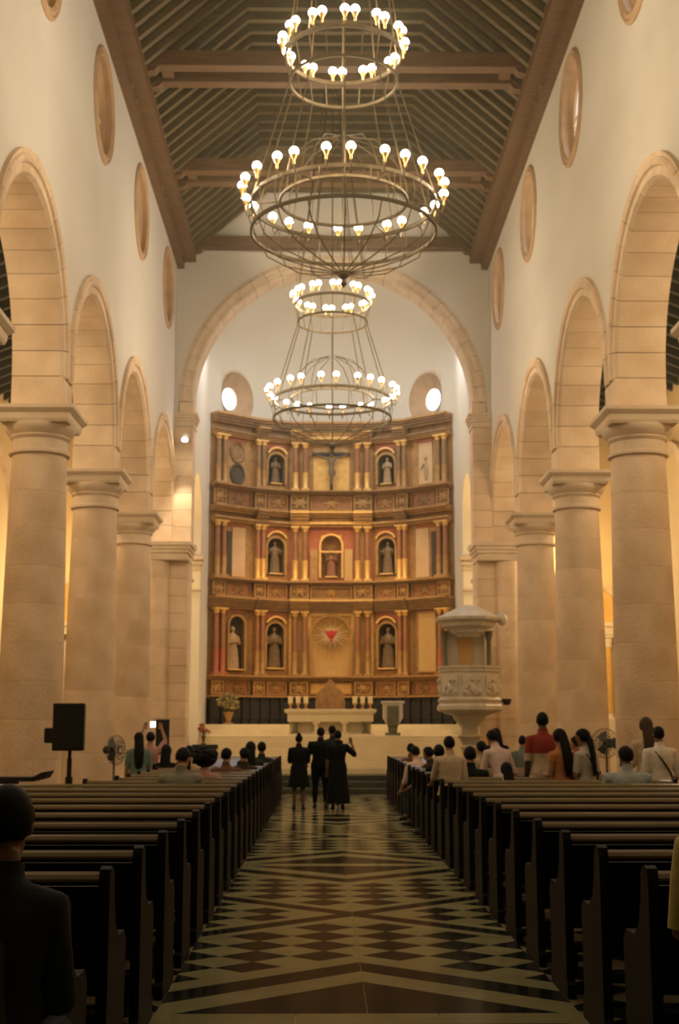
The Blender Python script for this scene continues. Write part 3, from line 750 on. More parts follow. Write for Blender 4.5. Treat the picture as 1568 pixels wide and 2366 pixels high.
# ------------------------------------------------------------------ altarpiece
RT = thing('altarpiece', 'towering gilded and red wooden altarpiece of three tiers filling the apse', 'altarpiece', (0, 45.0, 1.78))
FAC = []
for sx in (1, -1):
    FAC += [((sx*1.45, 45.0), (sx*2.75, 44.40)), ((sx*2.75, 44.40), (sx*4.05, 43.30))]
def facet_T(p0, p1):
    a, b = (p0, p1) if p0[0] < p1[0] else (p1, p0)
    c = ((a[0]+b[0])/2, (a[1]+b[1])/2); L = math.hypot(b[0]-a[0], b[1]-a[1]); ang = math.atan2(b[1]-a[1], b[0]-a[0])
    return Matrix.Translation((c[0], c[1]-45.0, -1.78)) @ Matrix.Rotation(ang, 4, 'Z'), L
T0 = Matrix.Translation((0, 0, -1.78))
class F:                              # part factory on one facet: x along, -y outwards to the nave, z up (world heights)
    def __init__(s, T, L): s.T = T; s.L = L
    def mb(s): b = MB(); b.T = s.T; return b
    def part(s, nm, b, m, smooth=False, parent=None, bevel=0.0):
        return obj(nm, b, [M[k] for k in m] if isinstance(m, (list, tuple)) else M[m], parent or RT, smooth, bevel=bevel)
    def column(s, x, z0, z1, r=0.10, m='red_brown', low='gilt_bright', y=-0.22):
        b = s.mb(); h = z1-z0
        b.lathe([(r*0.95,z0+h*0.38),(r,z0+h*0.5),(r*0.86,z1-0.20),(r*1.1,z1-0.19)], 14, (x,y,0))
        c = s.part('column', b, m, True)
        b = s.mb(); b.box(x-r*1.45, x+r*1.45, y-r*1.45, y+r*1.45, z0, z0+0.07); b.lathe([(r*1.35,z0+0.07),(r*1.05,z0+0.12),(r*1.12,z0+h*0.36),(r*1.2,z0+h*0.38)], 14, (x,y,0))
        s.part('column_sleeve', b, low, True, c)
        b = s.mb(); b.lathe([(r*0.9,z1-0.20),(r*1.05,z1-0.14),(r*1.35,z1-0.05)], 14, (x,y,0)); b.box(x-r*1.5, x+r*1.5, y-r*1.5, y+r*1.5, z1-0.05, z1)
        s.part('column_capital', b, 'gilt_bright', True, c)
        return c
    def cornice(s, z0, z1, out, m='gilt', steps=4, top='gilt_bright', x0=None, x1=None):
        x0 = -s.L/2-0.02 if x0 is None else x0; x1 = s.L/2+0.02 if x1 is None else x1
        b = s.mb()
        for k in range(steps):
            za = z0+(z1-z0)*k/steps; zb = z0+(z1-z0)*(k+1)/steps; o_ = out*(0.35+0.65*(k+1)/steps)
            b.m = 1 if k == steps-1 else 0
            b.box(x0, x1, -o_, 0.05, za, zb-0.004)
        return s.part('cornice', b, [m, top])
    def block(s, nm, x0, x1, y0, y1, z0, z1, m, parent=None, bevel=0.0):
        b = s.mb(); b.box(x0, x1, y0, y1, z0, z1); return s.part(nm, b, m, False, parent, bevel)
    def frame(s, nm, x0, x1, z0, z1, wd, y, m, parent=None):
        b = s.mb()
        b.box(x0, x1, y-0.05, y, z1-wd, z1); b.box(x0, x1, y-0.05, y, z0, z0+wd); b.box(x0, x0+wd, y-0.05, y, z0+wd, z1-wd); b.box(x1-wd, x1, y-0.05, y, z0+wd, z1-wd)
        return s.part(nm, b, m, False, parent)
    def panel(s, x0, x1, z0, z1, m='gilt_dark', fm='gilt', y=-0.075):
        p = s.block('carved_panel', x0, x1, y-0.02, y, z0, z1, m)
        s.frame('panel_frame', x0, x1, z0, z1, 0.05, y-0.02, fm, p)
        b = s.mb(); cx, cz = (x0+x1)/2, (z0+z1)/2
        rr = min((x1-x0), (z1-z0))*0.26
        b.ball((cx, y-0.03, cz), (rr*1.3, 0.04, rr), 12, 6)
        for k in range(6):
            a = 2*PI*k/6; b.ball((cx+rr*1.5*math.cos(a), y-0.03, cz+rr*1.1*math.sin(a)), (rr*0.45, 0.03, rr*0.45), 8, 5)
        s.part('carved_rosette', b, fm, True, p)
        return p
    def niche(s, x, z0, z1, w_, m='niche_dark', fm='gilt', arch=True, depth=0.42):
        """a recessed, round-headed niche: curved back and moulded frame"""
        r = w_/2; zs = z1-r if arch else z1
        b = s.mb(); N = 12; v = []; f = []
        for z in (z0, zs):
            for i in range(N+1):
                a = PI*i/N; v.append((x-r*math.cos(a), -0.06+depth*math.sin(a), z))
        for i in range(N): f.append((i, i+1, N+1+i+1, N+1+i))
        if arch:
            K = 6
            for k in range(1, K+1):
                q = PI/2*k/K
                for i in range(N+1):
                    a = PI*i/N; v.append((x-r*math.cos(a)*math.cos(q), -0.06+depth*math.sin(a)*math.cos(q), zs+r*math.sin(q)))
            for k in range(K):
                o_ = (1+k)*(N+1)
                for i in range(N): f.append((o_+i, o_+i+1, o_+N+1+i+1, o_+N+1+i))
        b.add(v, f); b.box(x-r, x+r, -0.06, depth-0.05, z0-0.03, z0)
        n_ = s.part('niche', b, m, True)
        b = s.mb(); wd = 0.07
        b.box(x-r-wd, x-r, -0.13, -0.02, z0, zs); b.box(x+r, x+r+wd, -0.13, -0.02, z0, zs)
        if arch:
            for i in range(14):
                a0, a1 = PI*i/14, PI*(i+1)/14
                b.prism([(x-r*math.cos(a0), zs+r*math.sin(a0)), (x-(r+wd)*math.cos(a0), zs+(r+wd)*math.sin(a0)), (x-(r+wd)*math.cos(a1), zs+(r+wd)*math.sin(a1)), (x-r*math.cos(a1), zs+r*math.sin(a1))], lambda p: (p[0],-0.13,p[1]), lambda p: (p[0],-0.02,p[1]))
        else: b.box(x-r-wd, x+r+wd, -0.13, -0.02, z1, z1+wd)
        s.part('niche_frame', b, fm, False, n_)
        if arch:
            b = s.mb()
            for i in range(14):
                a0, a1 = PI*i/14, PI*(i+1)/14; zt = z1+0.02
                b.prism([(x-r*math.cos(a0), zs+r*math.sin(a0)), (x-r*math.cos(a1), zs+r*math.sin(a1)), (x-r*math.cos(a1), zt), (x-r*math.cos(a0), zt)], lambda p: (p[0],-0.045,p[1]), lambda p: (p[0],0.0,p[1]))
            s.part('spandrel', b, fm, False, n_)
        return n_
    def backing(s, z0, z1, m, holes=()):
        """panel wall of a tier, built round its niches: holes = [(x, width, z0, z1)]"""
        hs = sorted(holes); x = -s.L/2; b = s.mb()
        for hx, hw, h0, h1 in hs:
            b.box(x, hx-hw/2, -0.03, 0.06, z0, z1); b.box(hx-hw/2, hx+hw/2, -0.03, 0.06, h1, z1); b.box(hx-hw/2, hx+hw/2, -0.03, 0.06, z0, h0); x = hx+hw/2
        b.box(x, s.L/2, -0.03, 0.06, z0, z1)
        return s.part('tier_panel', b, m)
    def world(s, x, y, z): p = s.T @ Vector((x, y, z)); return (p.x, p.y+45.0, p.z+1.78)
def statue_mesh(h, m_body, arms='fold', name='saint_statue'):
    b = MB()
    b.loft([((0,0,0),(0.17*h,0,0),(0,0.12*h,0)), ((0,0,0.05*h),(0.165*h,0,0),(0,0.12*h,0)), ((0.01*h,0,0.30*h),(0.13*h,0,0),(0,0.10*h,0)), ((0,0,0.52*h),(0.115*h,0,0),(0,0.085*h,0)), ((0,0,0.68*h),(0.14*h,0,0),(0,0.09*h,0)), ((0,0,0.80*h),(0.13*h,0,0),(0,0.075*h,0)), ((0,0,0.845*h),(0.045*h,0,0),(0,0.045*h,0)), ((0,0,0.88*h),(0.04*h,0,0),(0,0.04*h,0))], 16)
    for k in range(7):               # robe folds
        a = PI + PI*(k+0.5)/7; b.tube([(0.155*h*math.cos(a),0.112*h*math.sin(a),0.02*h),(0.115*h*math.cos(a),0.088*h*math.sin(a),0.50*h)], 0.018*h, 6)
    b.ball((0,-0.005*h,0.935*h), (0.052*h,0.06*h,0.07*h), 12, 8); b.ball((0,-0.062*h,0.93*h), (0.01*h,0.014*h,0.014*h), 6, 5)
    b.ball((0,0.015*h,0.955*h), (0.058*h,0.06*h,0.06*h), 12, 8)
    for s_ in (-1, 1):
        if arms == 'fold': pts = [(s_*0.13*h,0,0.77*h),(s_*0.17*h,-0.03*h,0.60*h),(s_*0.03*h,-0.13*h,0.64*h)]
        else: pts = [(s_*0.13*h,0,0.77*h),(s_*0.19*h,-0.04*h,0.62*h),(s_*0.17*h,-0.14*h,0.70*h)]
        b.tube(pts, [0.05*h,0.045*h,0.03*h], 8); b.ball(pts[-1], (0.022*h,0.022*h,0.026*h), 8, 5)
    return b
def statue(fac, x, z, h, m, label, arms='fold', y=0.02, group=None):
    t = thing('saint_statue', label, 'statue', fac.world(x, y, z), math.atan2(fac.T[1][0], fac.T[0][0]), group)
    b = MB(); b.box(-0.17*h*1.3, 0.17*h*1.3, -0.15*h, 0.14*h, 0, 0.05); obj('plinth', b, M['gilt_bright'], t, bevel=0.01)
    b = statue_mesh(h-0.05, None, arms); b.v = [(p[0], p[1], p[2]+0.05) for p in b.v]
    obj('robed_figure', b, M[m], t, True)
    return t
F0 = F(T0, 2.9)
FB = {s: F(*facet_T((s*1.45,45.0),(s*2.75,44.40))) for s in (-1, 1)}
FC = {s: F(*facet_T((s*2.75,44.40),(s*4.05,43.30))) for s in (-1, 1)}
ALLF = [F0, FB[-1], FB[1], FC[-1], FC[1]]
side2 = {-1: 'loudspeaker side', 1: 'pulpit side'}
# base, predella, cornices, pedestals common to every facet
for fc in ALLF:
    fc.block('base_stall', -fc.L/2, fc.L/2, -0.18, 0.06, 1.785, 2.66, 'dark_wood')
    b = fc.mb()
    nst = 4
    for k in range(nst): 
        xa = -fc.L/2 + fc.L*k/nst
        b.box(xa+0.05, xa+fc.L/nst-0.05, -0.21, -0.18, 1.95, 2.55); b.box(xa-0.03, xa+0.03, -0.26, -0.18, 1.785, 2.66)
    fc.part('stall_panel', b, 'dark_wood')
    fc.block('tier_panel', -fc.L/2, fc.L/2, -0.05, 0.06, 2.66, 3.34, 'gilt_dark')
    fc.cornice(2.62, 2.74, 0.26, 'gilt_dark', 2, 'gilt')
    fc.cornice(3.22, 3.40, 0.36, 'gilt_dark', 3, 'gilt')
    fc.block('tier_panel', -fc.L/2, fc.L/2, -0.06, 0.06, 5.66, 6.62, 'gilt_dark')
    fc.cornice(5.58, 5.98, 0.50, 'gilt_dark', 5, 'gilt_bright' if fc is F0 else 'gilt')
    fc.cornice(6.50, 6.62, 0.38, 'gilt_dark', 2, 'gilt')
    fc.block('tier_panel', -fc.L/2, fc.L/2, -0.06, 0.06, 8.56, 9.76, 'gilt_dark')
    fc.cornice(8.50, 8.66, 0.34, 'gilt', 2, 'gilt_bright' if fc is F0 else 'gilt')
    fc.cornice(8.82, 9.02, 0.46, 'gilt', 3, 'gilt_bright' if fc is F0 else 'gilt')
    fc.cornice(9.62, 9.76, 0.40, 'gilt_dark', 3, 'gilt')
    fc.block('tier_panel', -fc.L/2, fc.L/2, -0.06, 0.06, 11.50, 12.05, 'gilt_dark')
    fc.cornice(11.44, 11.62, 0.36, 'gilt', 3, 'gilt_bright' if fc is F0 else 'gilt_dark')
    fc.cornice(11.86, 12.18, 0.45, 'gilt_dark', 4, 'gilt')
# centre facet
for sx in (-1, 1):
    for z0, z1, lo in ((3.40,5.58,'gilt'),(6.62,8.50,'gilt_bright'),(9.76,11.44,'gilt_bright')):
        for x in (0.90, 1.24): F0.column(sx*x, z0, z1, 0.095, 'red_brown', lo)
        F0.block('pilaster', sx*0.80, sx*1.36, -0.10, -0.03, z0, z1, 'gilt')
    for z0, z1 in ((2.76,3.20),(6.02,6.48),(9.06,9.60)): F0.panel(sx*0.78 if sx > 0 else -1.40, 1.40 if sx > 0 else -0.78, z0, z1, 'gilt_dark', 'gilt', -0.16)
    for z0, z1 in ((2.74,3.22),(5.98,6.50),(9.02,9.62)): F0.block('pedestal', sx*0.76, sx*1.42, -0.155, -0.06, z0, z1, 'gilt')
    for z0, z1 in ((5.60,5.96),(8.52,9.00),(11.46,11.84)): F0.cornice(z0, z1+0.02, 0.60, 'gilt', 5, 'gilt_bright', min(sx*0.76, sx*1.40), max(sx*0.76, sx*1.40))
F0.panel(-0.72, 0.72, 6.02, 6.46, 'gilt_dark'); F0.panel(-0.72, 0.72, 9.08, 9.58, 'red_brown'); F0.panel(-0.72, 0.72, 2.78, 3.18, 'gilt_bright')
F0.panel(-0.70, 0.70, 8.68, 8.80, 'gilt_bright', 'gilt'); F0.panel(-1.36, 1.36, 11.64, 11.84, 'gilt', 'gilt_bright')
# tier one centre: round-headed gold niche with rays and red emblem
F0.backing(3.40, 5.58, 'gilt_bright', [(0, 1.30, 3.42, 5.40)])
F0.niche(0, 3.42, 5.42, 1.34, 'gold_panel', 'gilt', True, 0.30)
b = F0.mb(); zc = 4.80
for k in range(26):
    a = 2*PI*k/26; r0, r1 = 0.14, (0.56 if k % 2 else 0.44)*(1.15 if abs(math.cos(a)) > 0.6 else 0.9); wd = 0.013
    ca, sa = math.cos(a), math.sin(a)
    q = [(r0*ca+wd*sa, r0*sa-wd*ca), (r1*ca, r1*sa), (r0*ca-wd*sa, r0*sa+wd*ca)]
    b.prism([(x, zc+z) for x, z in q], lambda p: (p[0],-0.05,p[1]), lambda p: (p[0],0.0,p[1]))
F0.part('sunburst', b, 'candle')
b = F0.mb()                          # wings spread over a narrowing body
b.prism([(-0.24,zc+0.16),(-0.10,zc+0.12),(0,zc+0.17),(0.10,zc+0.12),(0.24,zc+0.16),(0.13,zc-0.04),(0.05,zc-0.12),(0.02,zc-0.28),(-0.02,zc-0.28),(-0.05,zc-0.12),(-0.13,zc-0.04)], lambda p: (p[0],-0.09,p[1]), lambda p: (p[0],-0.03,p[1]))
b.ball((0,-0.08,zc+0.02), (0.06,0.05,0.14), 10, 7)
F0.part('dove_emblem', b, 'dove_red')
# tier two centre: aedicule on a red ground
F0.backing(6.62, 8.50, 'red_paint', [(0, 0.66, 6.75, 8.20)])
F0.niche(0, 6.75, 8.22, 0.70, 'gilt_dark', 'gilt_bright', True, 0.32)
for sx in (-1, 1):
    F0.block('side_panel', sx*0.45, sx*0.74, -0.08, -0.02, 6.66, 7.75, 'gold_panel' if sx > 0 else 'gilt')
b = F0.mb(); b.box(-0.38, 0.38, -0.16, -0.02, 7.62, 7.68); F0.part('niche_lintel', b, 'gilt_bright')
statue(F0, 0, 6.76, 0.98, 'figure_red', 'red-robed carved figure in the round-headed niche at the middle of the altarpiece')
# tier three centre: crucifix on gold
F0.backing(9.76, 11.44, 'gilt')
F0.block('gold_ground', -0.62, 0.62, -0.05, -0.03, 9.78, 11.05, 'gilt_bright')
t = thing('crucifix', 'dark carved crucified figure against bright gold in the top tier', 'crucifix', F0.world(0, -0.14, 9.77))
b = MB(); b.box(-0.05, 0.05, -0.03, 0.05, 0, 1.62); b.box(-0.66, 0.66, -0.03, 0.05, 1.24, 1.36); obj('cross', b, M['dark_wood'], t, bevel=0.008)
b = MB()
b.loft([((0,-0.08,0.22),(0.035,0,0),(0,0.035,0)), ((0.01,-0.09,0.46),(0.06,0,0),(0,0.05,0)), ((0,-0.09,0.68),(0.09,0,0),(0,0.06,0)), ((0,-0.09,0.80),(0.075,0,0),(0,0.055,0)), ((0,-0.09,1.0),(0.10,0,0),(0,0.06,0)), ((0,-0.09,1.12),(0.09,0,0),(0,0.05,0)), ((0,-0.09,1.17),(0.03,0,0),(0,0.03,0))], 12)
for s_ in (-1, 1): b.tube([(s_*0.07,-0.09,1.08),(s_*0.32,-0.08,1.19),(s_*0.56,-0.06,1.29)], [0.042,0.032,0.02], 8); b.ball((s_*0.59,-0.06,1.30), (0.035,0.025,0.025), 8, 5)
b.ball((0.01,-0.12,1.22), (0.055,0.06,0.075), 10, 7)
b.loft([((0,-0.09,0.56),(0.085,0,0),(0,0.06,0)), ((0,-0.09,0.70),(0.10,0,0),(0,0.07,0)), ((0,-0.09,0.76),(0.08,0,0),(0,0.06,0))], 12); b.box(0.07, 0.15, -0.11, -0.07, 0.54, 0.72)
obj('crucified_figure', b, M['figure'], t, True)
# flanking facets B
tiern = ['lowest', 'middle', 'top']
for sx in (-1, 1):
    fb = FB[sx]; h = fb.L/2
    for ti, (z0, z1, lo) in enumerate(((3.40,5.58,'gilt'),(6.62,8.50,'gilt_bright'),(9.76,11.44,'gilt'))):
        nx = -sx*0.18
        nz0, nz1 = z0+0.22, z1-0.42
        fb.backing(z0, z1, 'gilt', [(nx, 0.60, nz0, nz1)])
        fb.niche(nx, nz0, nz1+0.02, 0.62, 'niche_dark', 'gilt', True, 0.34)
        b = fb.mb(); N = 10          # curved broken pediment, painted red inside
        for i in range(N):
            a0, a1 = PI*(0.15+0.7*i/N), PI*(0.15+0.7*(i+1)/N); R0, R1 = 0.36, 0.42
            b.prism([(nx-R0*math.cos(a0), nz1-0.16+R0*math.sin(a0)), (nx-R1*math.cos(a0), nz1-0.16+R1*math.sin(a0)), (nx-R1*math.cos(a1), nz1-0.16+R1*math.sin(a1)), (nx-R0*math.cos(a1), nz1-0.16+R0*math.sin(a1))], lambda p: (p[0],-0.22,p[1]), lambda p: (p[0],-0.03,p[1]))
        fb.part('pediment', b, 'gilt_bright')
        fb.block('red_spandrel', nx-0.40, nx+0.40, -0.06, -0.035, z1-0.26, z1-0.04, 'red_paint')
        for x in (0.33, 0.53): fb.column(sx*x, z0, z1, 0.085, 'red_brown' if ti != 2 else 'gilt_dark', lo)
        fb.block('pilaster', sx*0.24, sx*0.62, -0.10, -0.03, z0, z1, 'gilt')
        statue(fb, nx, nz0, (nz1-nz0)*0.92, ['figure','figure','figure_pale'][ti] if sx > 0 else 'figure', f'carved saint in the {tiern[ti]} niche beside the middle bay of the altarpiece, {side2[sx]}', 'open' if ti == 1 else 'fold')
    for z0, z1 in ((5.60,5.96),(8.52,9.00),(11.46,11.84)): fb.cornice(z0, z1+0.02, 0.58, 'gilt_dark', 5, 'gilt', min(sx*0.22, sx*0.64), max(sx*0.22, sx*0.64))
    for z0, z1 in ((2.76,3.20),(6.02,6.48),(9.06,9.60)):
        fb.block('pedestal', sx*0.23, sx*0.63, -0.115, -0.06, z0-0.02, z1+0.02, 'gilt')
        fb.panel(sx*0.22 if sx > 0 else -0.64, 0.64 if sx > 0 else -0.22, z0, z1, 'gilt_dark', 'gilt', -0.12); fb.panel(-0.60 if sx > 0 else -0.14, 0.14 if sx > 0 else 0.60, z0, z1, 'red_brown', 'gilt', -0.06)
    # outer facets C
    fc = FC[sx]
    for ti, (z0, z1, lo) in enumerate(((3.40,5.58,'red_paint'),(6.62,8.50,'gilt'),(9.76,11.44,'gilt'))):
        for x in (0.42, 0.68): fc.column(sx*x, z0, z1, 0.09, 'red_brown' if ti < 2 else 'gilt_dark', lo)
        fc.block('pilaster', sx*0.32, sx*0.80, -0.10, -0.03, z0, z1, 'gilt_dark')
        px = -sx*0.22
        if ti == 0:
            if sx < 0:
                fc.backing(z0, z1, 'gilt_dark', [(px+0.02, 0.60, z0+0.15, z1-0.25)])
                fc.niche(px+0.02, z0+0.15, z1-0.23, 0.62, 'niche_dark', 'gilt', True, 0.34)
                statue(fc, px-0.06, z0+0.15, 1.45, 'figure_pale', 'pale tall carved saint in the outer dark niche of the lowest tier, loudspeaker side')
            else:
                fc.backing(z0, z1, 'gilt_dark'); p = fc.block('gold_panel', px-0.36, px+0.36, -0.07, -0.03, z0+0.12, z1-0.10, 'gold_panel'); fc.frame('panel_frame', px-0.40, px+0.40, z0+0.08, z1-0.06, 0.05, -0.05, 'gilt', p)
        elif ti == 1:
            fc.backing(z0, z1, 'gilt')
            p = fc.block('pale_panel', px-0.30+(-sx)*0.12, px+0.24+(-sx)*0.12, -0.07, -0.03, z0+0.06, z1-0.14, 'cream_panel')
            fc.block('doorway_shade', px+sx*0.20, px+sx*0.40, -0.05, -0.032, z0+0.05, z1-0.30, 'niche_dark')  # flat dark slab standing for the shade inside an open door
        else:
            fc.backing(z0, z1, 'gilt')
            if sx > 0:
                p = fc.block('pale_panel', px-0.26, px+0.30, -0.07, -0.03, z0+0.10, z1-0.15, 'cream_panel')
                b = fc.mb(); b.ball((px+0.05,-0.08,z0+0.55), (0.10,0.04,0.34), 10, 8); b.ball((px+0.04,-0.09,z0+1.0), (0.07,0.05,0.09), 10, 7); b.tube([(px-0.05,-0.09,z0+0.8),(px-0.16,-0.10,z0+0.62)], 0.03, 6); fc.part('painted_figure', b, 'figure_pale', True, p)
            else:
                for zz, mm in ((z1-0.50,'gilt_dark'),(z0+0.42,'niche_dark')):
                    b = fc.mb(); b.T = b.T @ Matrix.Translation((px,-0.05,zz)) @ Matrix.Rotation(PI/2, 4, 'X'); b.lathe([(0.0,0.0),(0.22,0.0),(0.24,0.03),(0.29,0.05),(0.33,0.02),(0.33,-0.02)], 28, sx=0.95, sy=1.15); fc.part('oval_medallion', b, mm, True)
        fc.block('red_spandrel', px-0.36, px+0.36, -0.06, -0.035, z1-0.12, z1-0.02, 'red_paint')
    for z0, z1 in ((2.76,3.20),(6.02,6.48),(9.06,9.60)):
        fc.panel(sx*0.30 if sx > 0 else -0.82, 0.82 if sx > 0 else -0.30, z0, z1, 'gilt_dark', 'gilt', -0.12); fc.panel(-0.78 if sx > 0 else -0.22, 0.22 if sx > 0 else 0.78, z0, z1, 'red_brown', 'gilt_dark', -0.06)

# ------------------------------------------------------------------ altar, candles, chair, lectern
t = thing('altar_table', 'cream marble altar table with columned front on the platform', 'altar', (-0.05, 40.0, PZ))
b = MB(); b.box(-1.37, 1.37, -0.45, 0.45, 0.68, 0.77); b.box(-1.33, 1.33, -0.42, 0.42, 0.64, 0.68); obj('table_top', b, M['marble'], t, bevel=0.012)
b = MB(); b.box(-1.28, 1.28, -0.36, 0.36, 0.40, 0.64); obj('frieze', b, M['marble'], t)
b = MB(); b.box(-1.22, 1.22, -0.02, 0.30, 0.0, 0.40); obj('back_slab', b, M['marble'], t)
b = MB(); b.box(-1.30, 1.30, -0.42, 0.42, 0.0, 0.05); obj('base_slab', b, M['marble'], t)
for x in (-1.05, -0.42, 0.42, 1.05):
    b = MB(); b.box(x-0.12, x+0.12, -0.34, -0.12, 0.05, 0.10); b.lathe([(0.085,0.10),(0.075,0.13),(0.07,0.32),(0.085,0.34)], 16, (x,-0.23,0)); b.box(x-0.11, x+0.11, -0.34, -0.12, 0.34, 0.40)
    obj('column', b, M['marble_green'] if abs(x) > 1 else M['marble'], t, True)
cw = ['outermost', 'middle', 'innermost']
for sx in (-1, 1):
    for k, x in enumerate((1.20, 0.97, 0.74)):
        o = thing('altar_candle', f'thick lit-up cream candle on the altar, {cw[k]} of three, {side2[sx]}', 'candle', (-0.05+sx*x, 40.05, PZ+0.77), 0, 'candles on the altar')
        b = MB(); b.lathe([(0.085,0),(0.085,0.02),(0.03,0.05),(0.025,0.12),(0.06,0.15),(0.075,0.175),(0.075,0.185)], 16); obj('candlestick', b, M['brass'], o, True)
        b = MB(); b.lathe([(0.07,0.185),(0.072,0.19),(0.072,0.375),(0.06,0.385),(0.0,0.38)], 16); obj('wax', b, M['candle'], o, True)
        b = MB(); b.tube([(0,0,0.38),(0.003,0,0.405)], 0.004, 5); obj('wick', b, M['black'], o)
o = thing('presider_chair', 'tall carved dark wooden chair with pointed back behind the altar', 'chair', (-0.04, 42.9, 1.78))
b = MB(); b.prism([(-0.48,0.45),(0.48,0.45),(0.46,0.95),(0.34,1.12),(0.20,1.18),(0.12,1.36),(0,1.46),(-0.12,1.36),(-0.20,1.18),(-0.34,1.12),(-0.46,0.95)], lambda p: (p[0],0.22,p[1]), lambda p: (p[0],0.30,p[1])); obj('backrest', b, M['gilt_dark'], o, bevel=0.01)
b = MB(); b.box(-0.42, 0.42, -0.28, 0.24, 0.38, 0.47); obj('seat', b, M['red_brown'], o, bevel=0.015)
for s_ in (-1, 1):
    b = MB(); b.box(s_*0.40, s_*0.48, -0.28, 0.24, 0.66, 0.72); b.box(s_*0.41, s_*0.47, -0.27, -0.20, 0.47, 0.66); obj('armrest', b, M['gilt_dark'], o, bevel=0.008)
    for y in (-0.25, 0.24):
        b = MB(); b.box(s_*0.38, s_*0.46, y-0.035, y+0.035, 0, 0.38); obj('leg', b, M['gilt_dark'], o)
o = thing('lectern', 'grey-green marble lectern with a darker front panel beside the altar', 'lectern', (1.78, 39.2, PZ))
b = MB(); b.box(-0.22, 0.22, -0.18, 0.18, 0, 0.08); b.frustum((0,0,0.08), 0.62, (0.12,0.10), (0.20,0.14)); obj('pedestal', b, M['marble_green'], o, bevel=0.01)
b = MB(); b.frustum((0,0,0.30), 0.20, (0.16,0.12), (0.29,0.19)); b.box(-0.29, 0.29, -0.19, 0.19, 0.50, 0.93); b.box(-0.34, 0.34, -0.22, 0.22, 0.93, 1.00); obj('book_top', b, M['marble_grey'], o, bevel=0.01)
b = MB(); b.box(-0.17, 0.17, -0.215, -0.17, 0.28, 0.86); obj('front_panel', b, M['marble_green'], o, bevel=0.008)
# golden flower arrangement and red flowers at the foot of the altarpiece
def bouquet(nm, label, loc, h, R, mfl, mst, pot, n=46):
    o = thing(nm, label, 'flowers', loc)
    b = MB(); b.lathe([(0.16*R/0.36,0),(0.17*R/0.36,0.03),(0.07*R/0.36,0.08),(0.10*R/0.36,0.20*h),(0.17*R/0.36,0.38*h),(0.15*R/0.36,0.40*h)], 18); obj('urn', b, M[pot], o, True)
    b = MB(); rnd = random.Random(len(label)); lf = MB()
    for k in range(n):
        a = rnd.uniform(0, 2*PI); rr = R*math.sqrt(rnd.random()); z = 0.55*h + rnd.random()*0.42*h*(1.25-0.5*rr/R)
        p = (rr*math.cos(a), rr*math.sin(a)*0.6, z)
        b.tube([(0,0,0.36*h),(p[0]*0.5,p[1]*0.5,0.40*h+(z-0.40*h)*0.6),p], 0.006, 4)
        q = rnd.uniform(0.035, 0.06)*R/0.36
        for j in range(4):
            aa = rnd.uniform(0, 2*PI); lf.ball((p[0]+q*math.cos(aa), p[1]+q*math.sin(aa), p[2]+rnd.uniform(-q,q)), (q,q*0.5,q*0.9), 6, 4)
    obj('stems', b, M[mst], o); l = obj('blossoms', lf, M[mfl], o, True); l['kind'] = 'stuff'
bouquet('flower_urn', 'large golden dried flower arrangement in an urn before the altarpiece', (-3.28, 42.4, 1.78), 0.98, 0.36, 'foliage', 'foliage', 'gilt', 60)
o = thing('plant_stool', 'low black stool under the red flowers at the platform corner', 'stool', (-3.50, 37.0, 0.592))
b = MB(); b.box(-0.38, 0.32, -0.13, 0.13, 0.50, 0.62); obj('seat', b, M['black'], o, bevel=0.01)
for sx in (-0.30, 0.24):
    for sy in (-0.09, 0.09):
        b = MB(); b.box(sx-0.03, sx+0.03, sy-0.03, sy+0.03, 0, 0.50); obj('leg', b, M['black'], o)
bouquet('flower_vase', 'small vase of red flowers on a black stool at the platform corner', (-3.58, 37.0, 1.214), 0.62, 0.15, 'flower', 'foliage', 'figure', 22)

# ------------------------------------------------------------------ pulpit
o = thing('pulpit', 'carved grey marble pulpit with canopy standing against the pier', 'pulpit', (3.62, 35.3, 0))
N8 = lambda r, z: (r, z)
b = MB(); b.lathe([(0.42,0),(0.42,0.14),(0.30,0.20),(0.34,0.28),(0.20,0.36),(0.17,0.7),(0.21,1.1),(0.26,1.16),(0.20,1.22),(0.28,1.40),(0.34,1.44),(0.22,1.50),(0.24,1.68),(0.34,1.82),(0.40,1.86),(0.46,1.98),(0.70,2.06),(0.80,2.10)], 24)
obj('stem', b, M['marble_grey'], o, True)
def octa(b, prof, rot=PI/8): b.lathe(prof, 8)
b = MB(); b.T = Matrix.Rotation(PI/8, 4, 'Z'); b.lathe([(0.86,2.10),(0.90,2.14),(0.90,2.24),(0.84,2.30),(0.88,2.40),(0.83,2.46),(0.83,3.10),(0.86,3.14),(0.86,3.18),(0.89,3.24),(0.89,3.28),(0.78,3.28),(0.78,2.5),(0,2.48)], 8)
obj('tub', b, M['marble_grey'], o)
for k in range(8):
    a = 2*PI*k/8; R_ = 0.775
    if math.sin(a) > 0.8: continue
    b = MB(); b.T = Matrix.Rotation(a+PI/2, 4, 'Z') @ Matrix.Translation((0, -R_, 0))
    b.box(-0.26, 0.26, -0.02, 0.01, 2.52, 3.04); p = obj('relief_panel', b, M['marble_grey'], o, bevel=0.01)
    b = MB(); b.T = Matrix.Rotation(a+PI/2, 4, 'Z') @ Matrix.Translation((0, -R_-0.02, 0))
    b.ball((0,0,2.70), (0.09,0.05,0.15), 10, 7); b.ball((0,-0.01,2.90), (0.05,0.05,0.06), 10, 7); b.tube([(-0.08,0,2.80),(-0.17,-0.02,2.68)], 0.03, 6); b.tube([(0.08,0,2.80),(0.16,-0.02,2.92)], 0.03, 6)
    for q in (-1, 1): b.ball((q*0.19,0,2.60), (0.05,0.03,0.06), 8, 5)
    obj('relief_figure', b, M['marble_grey'], p, True)
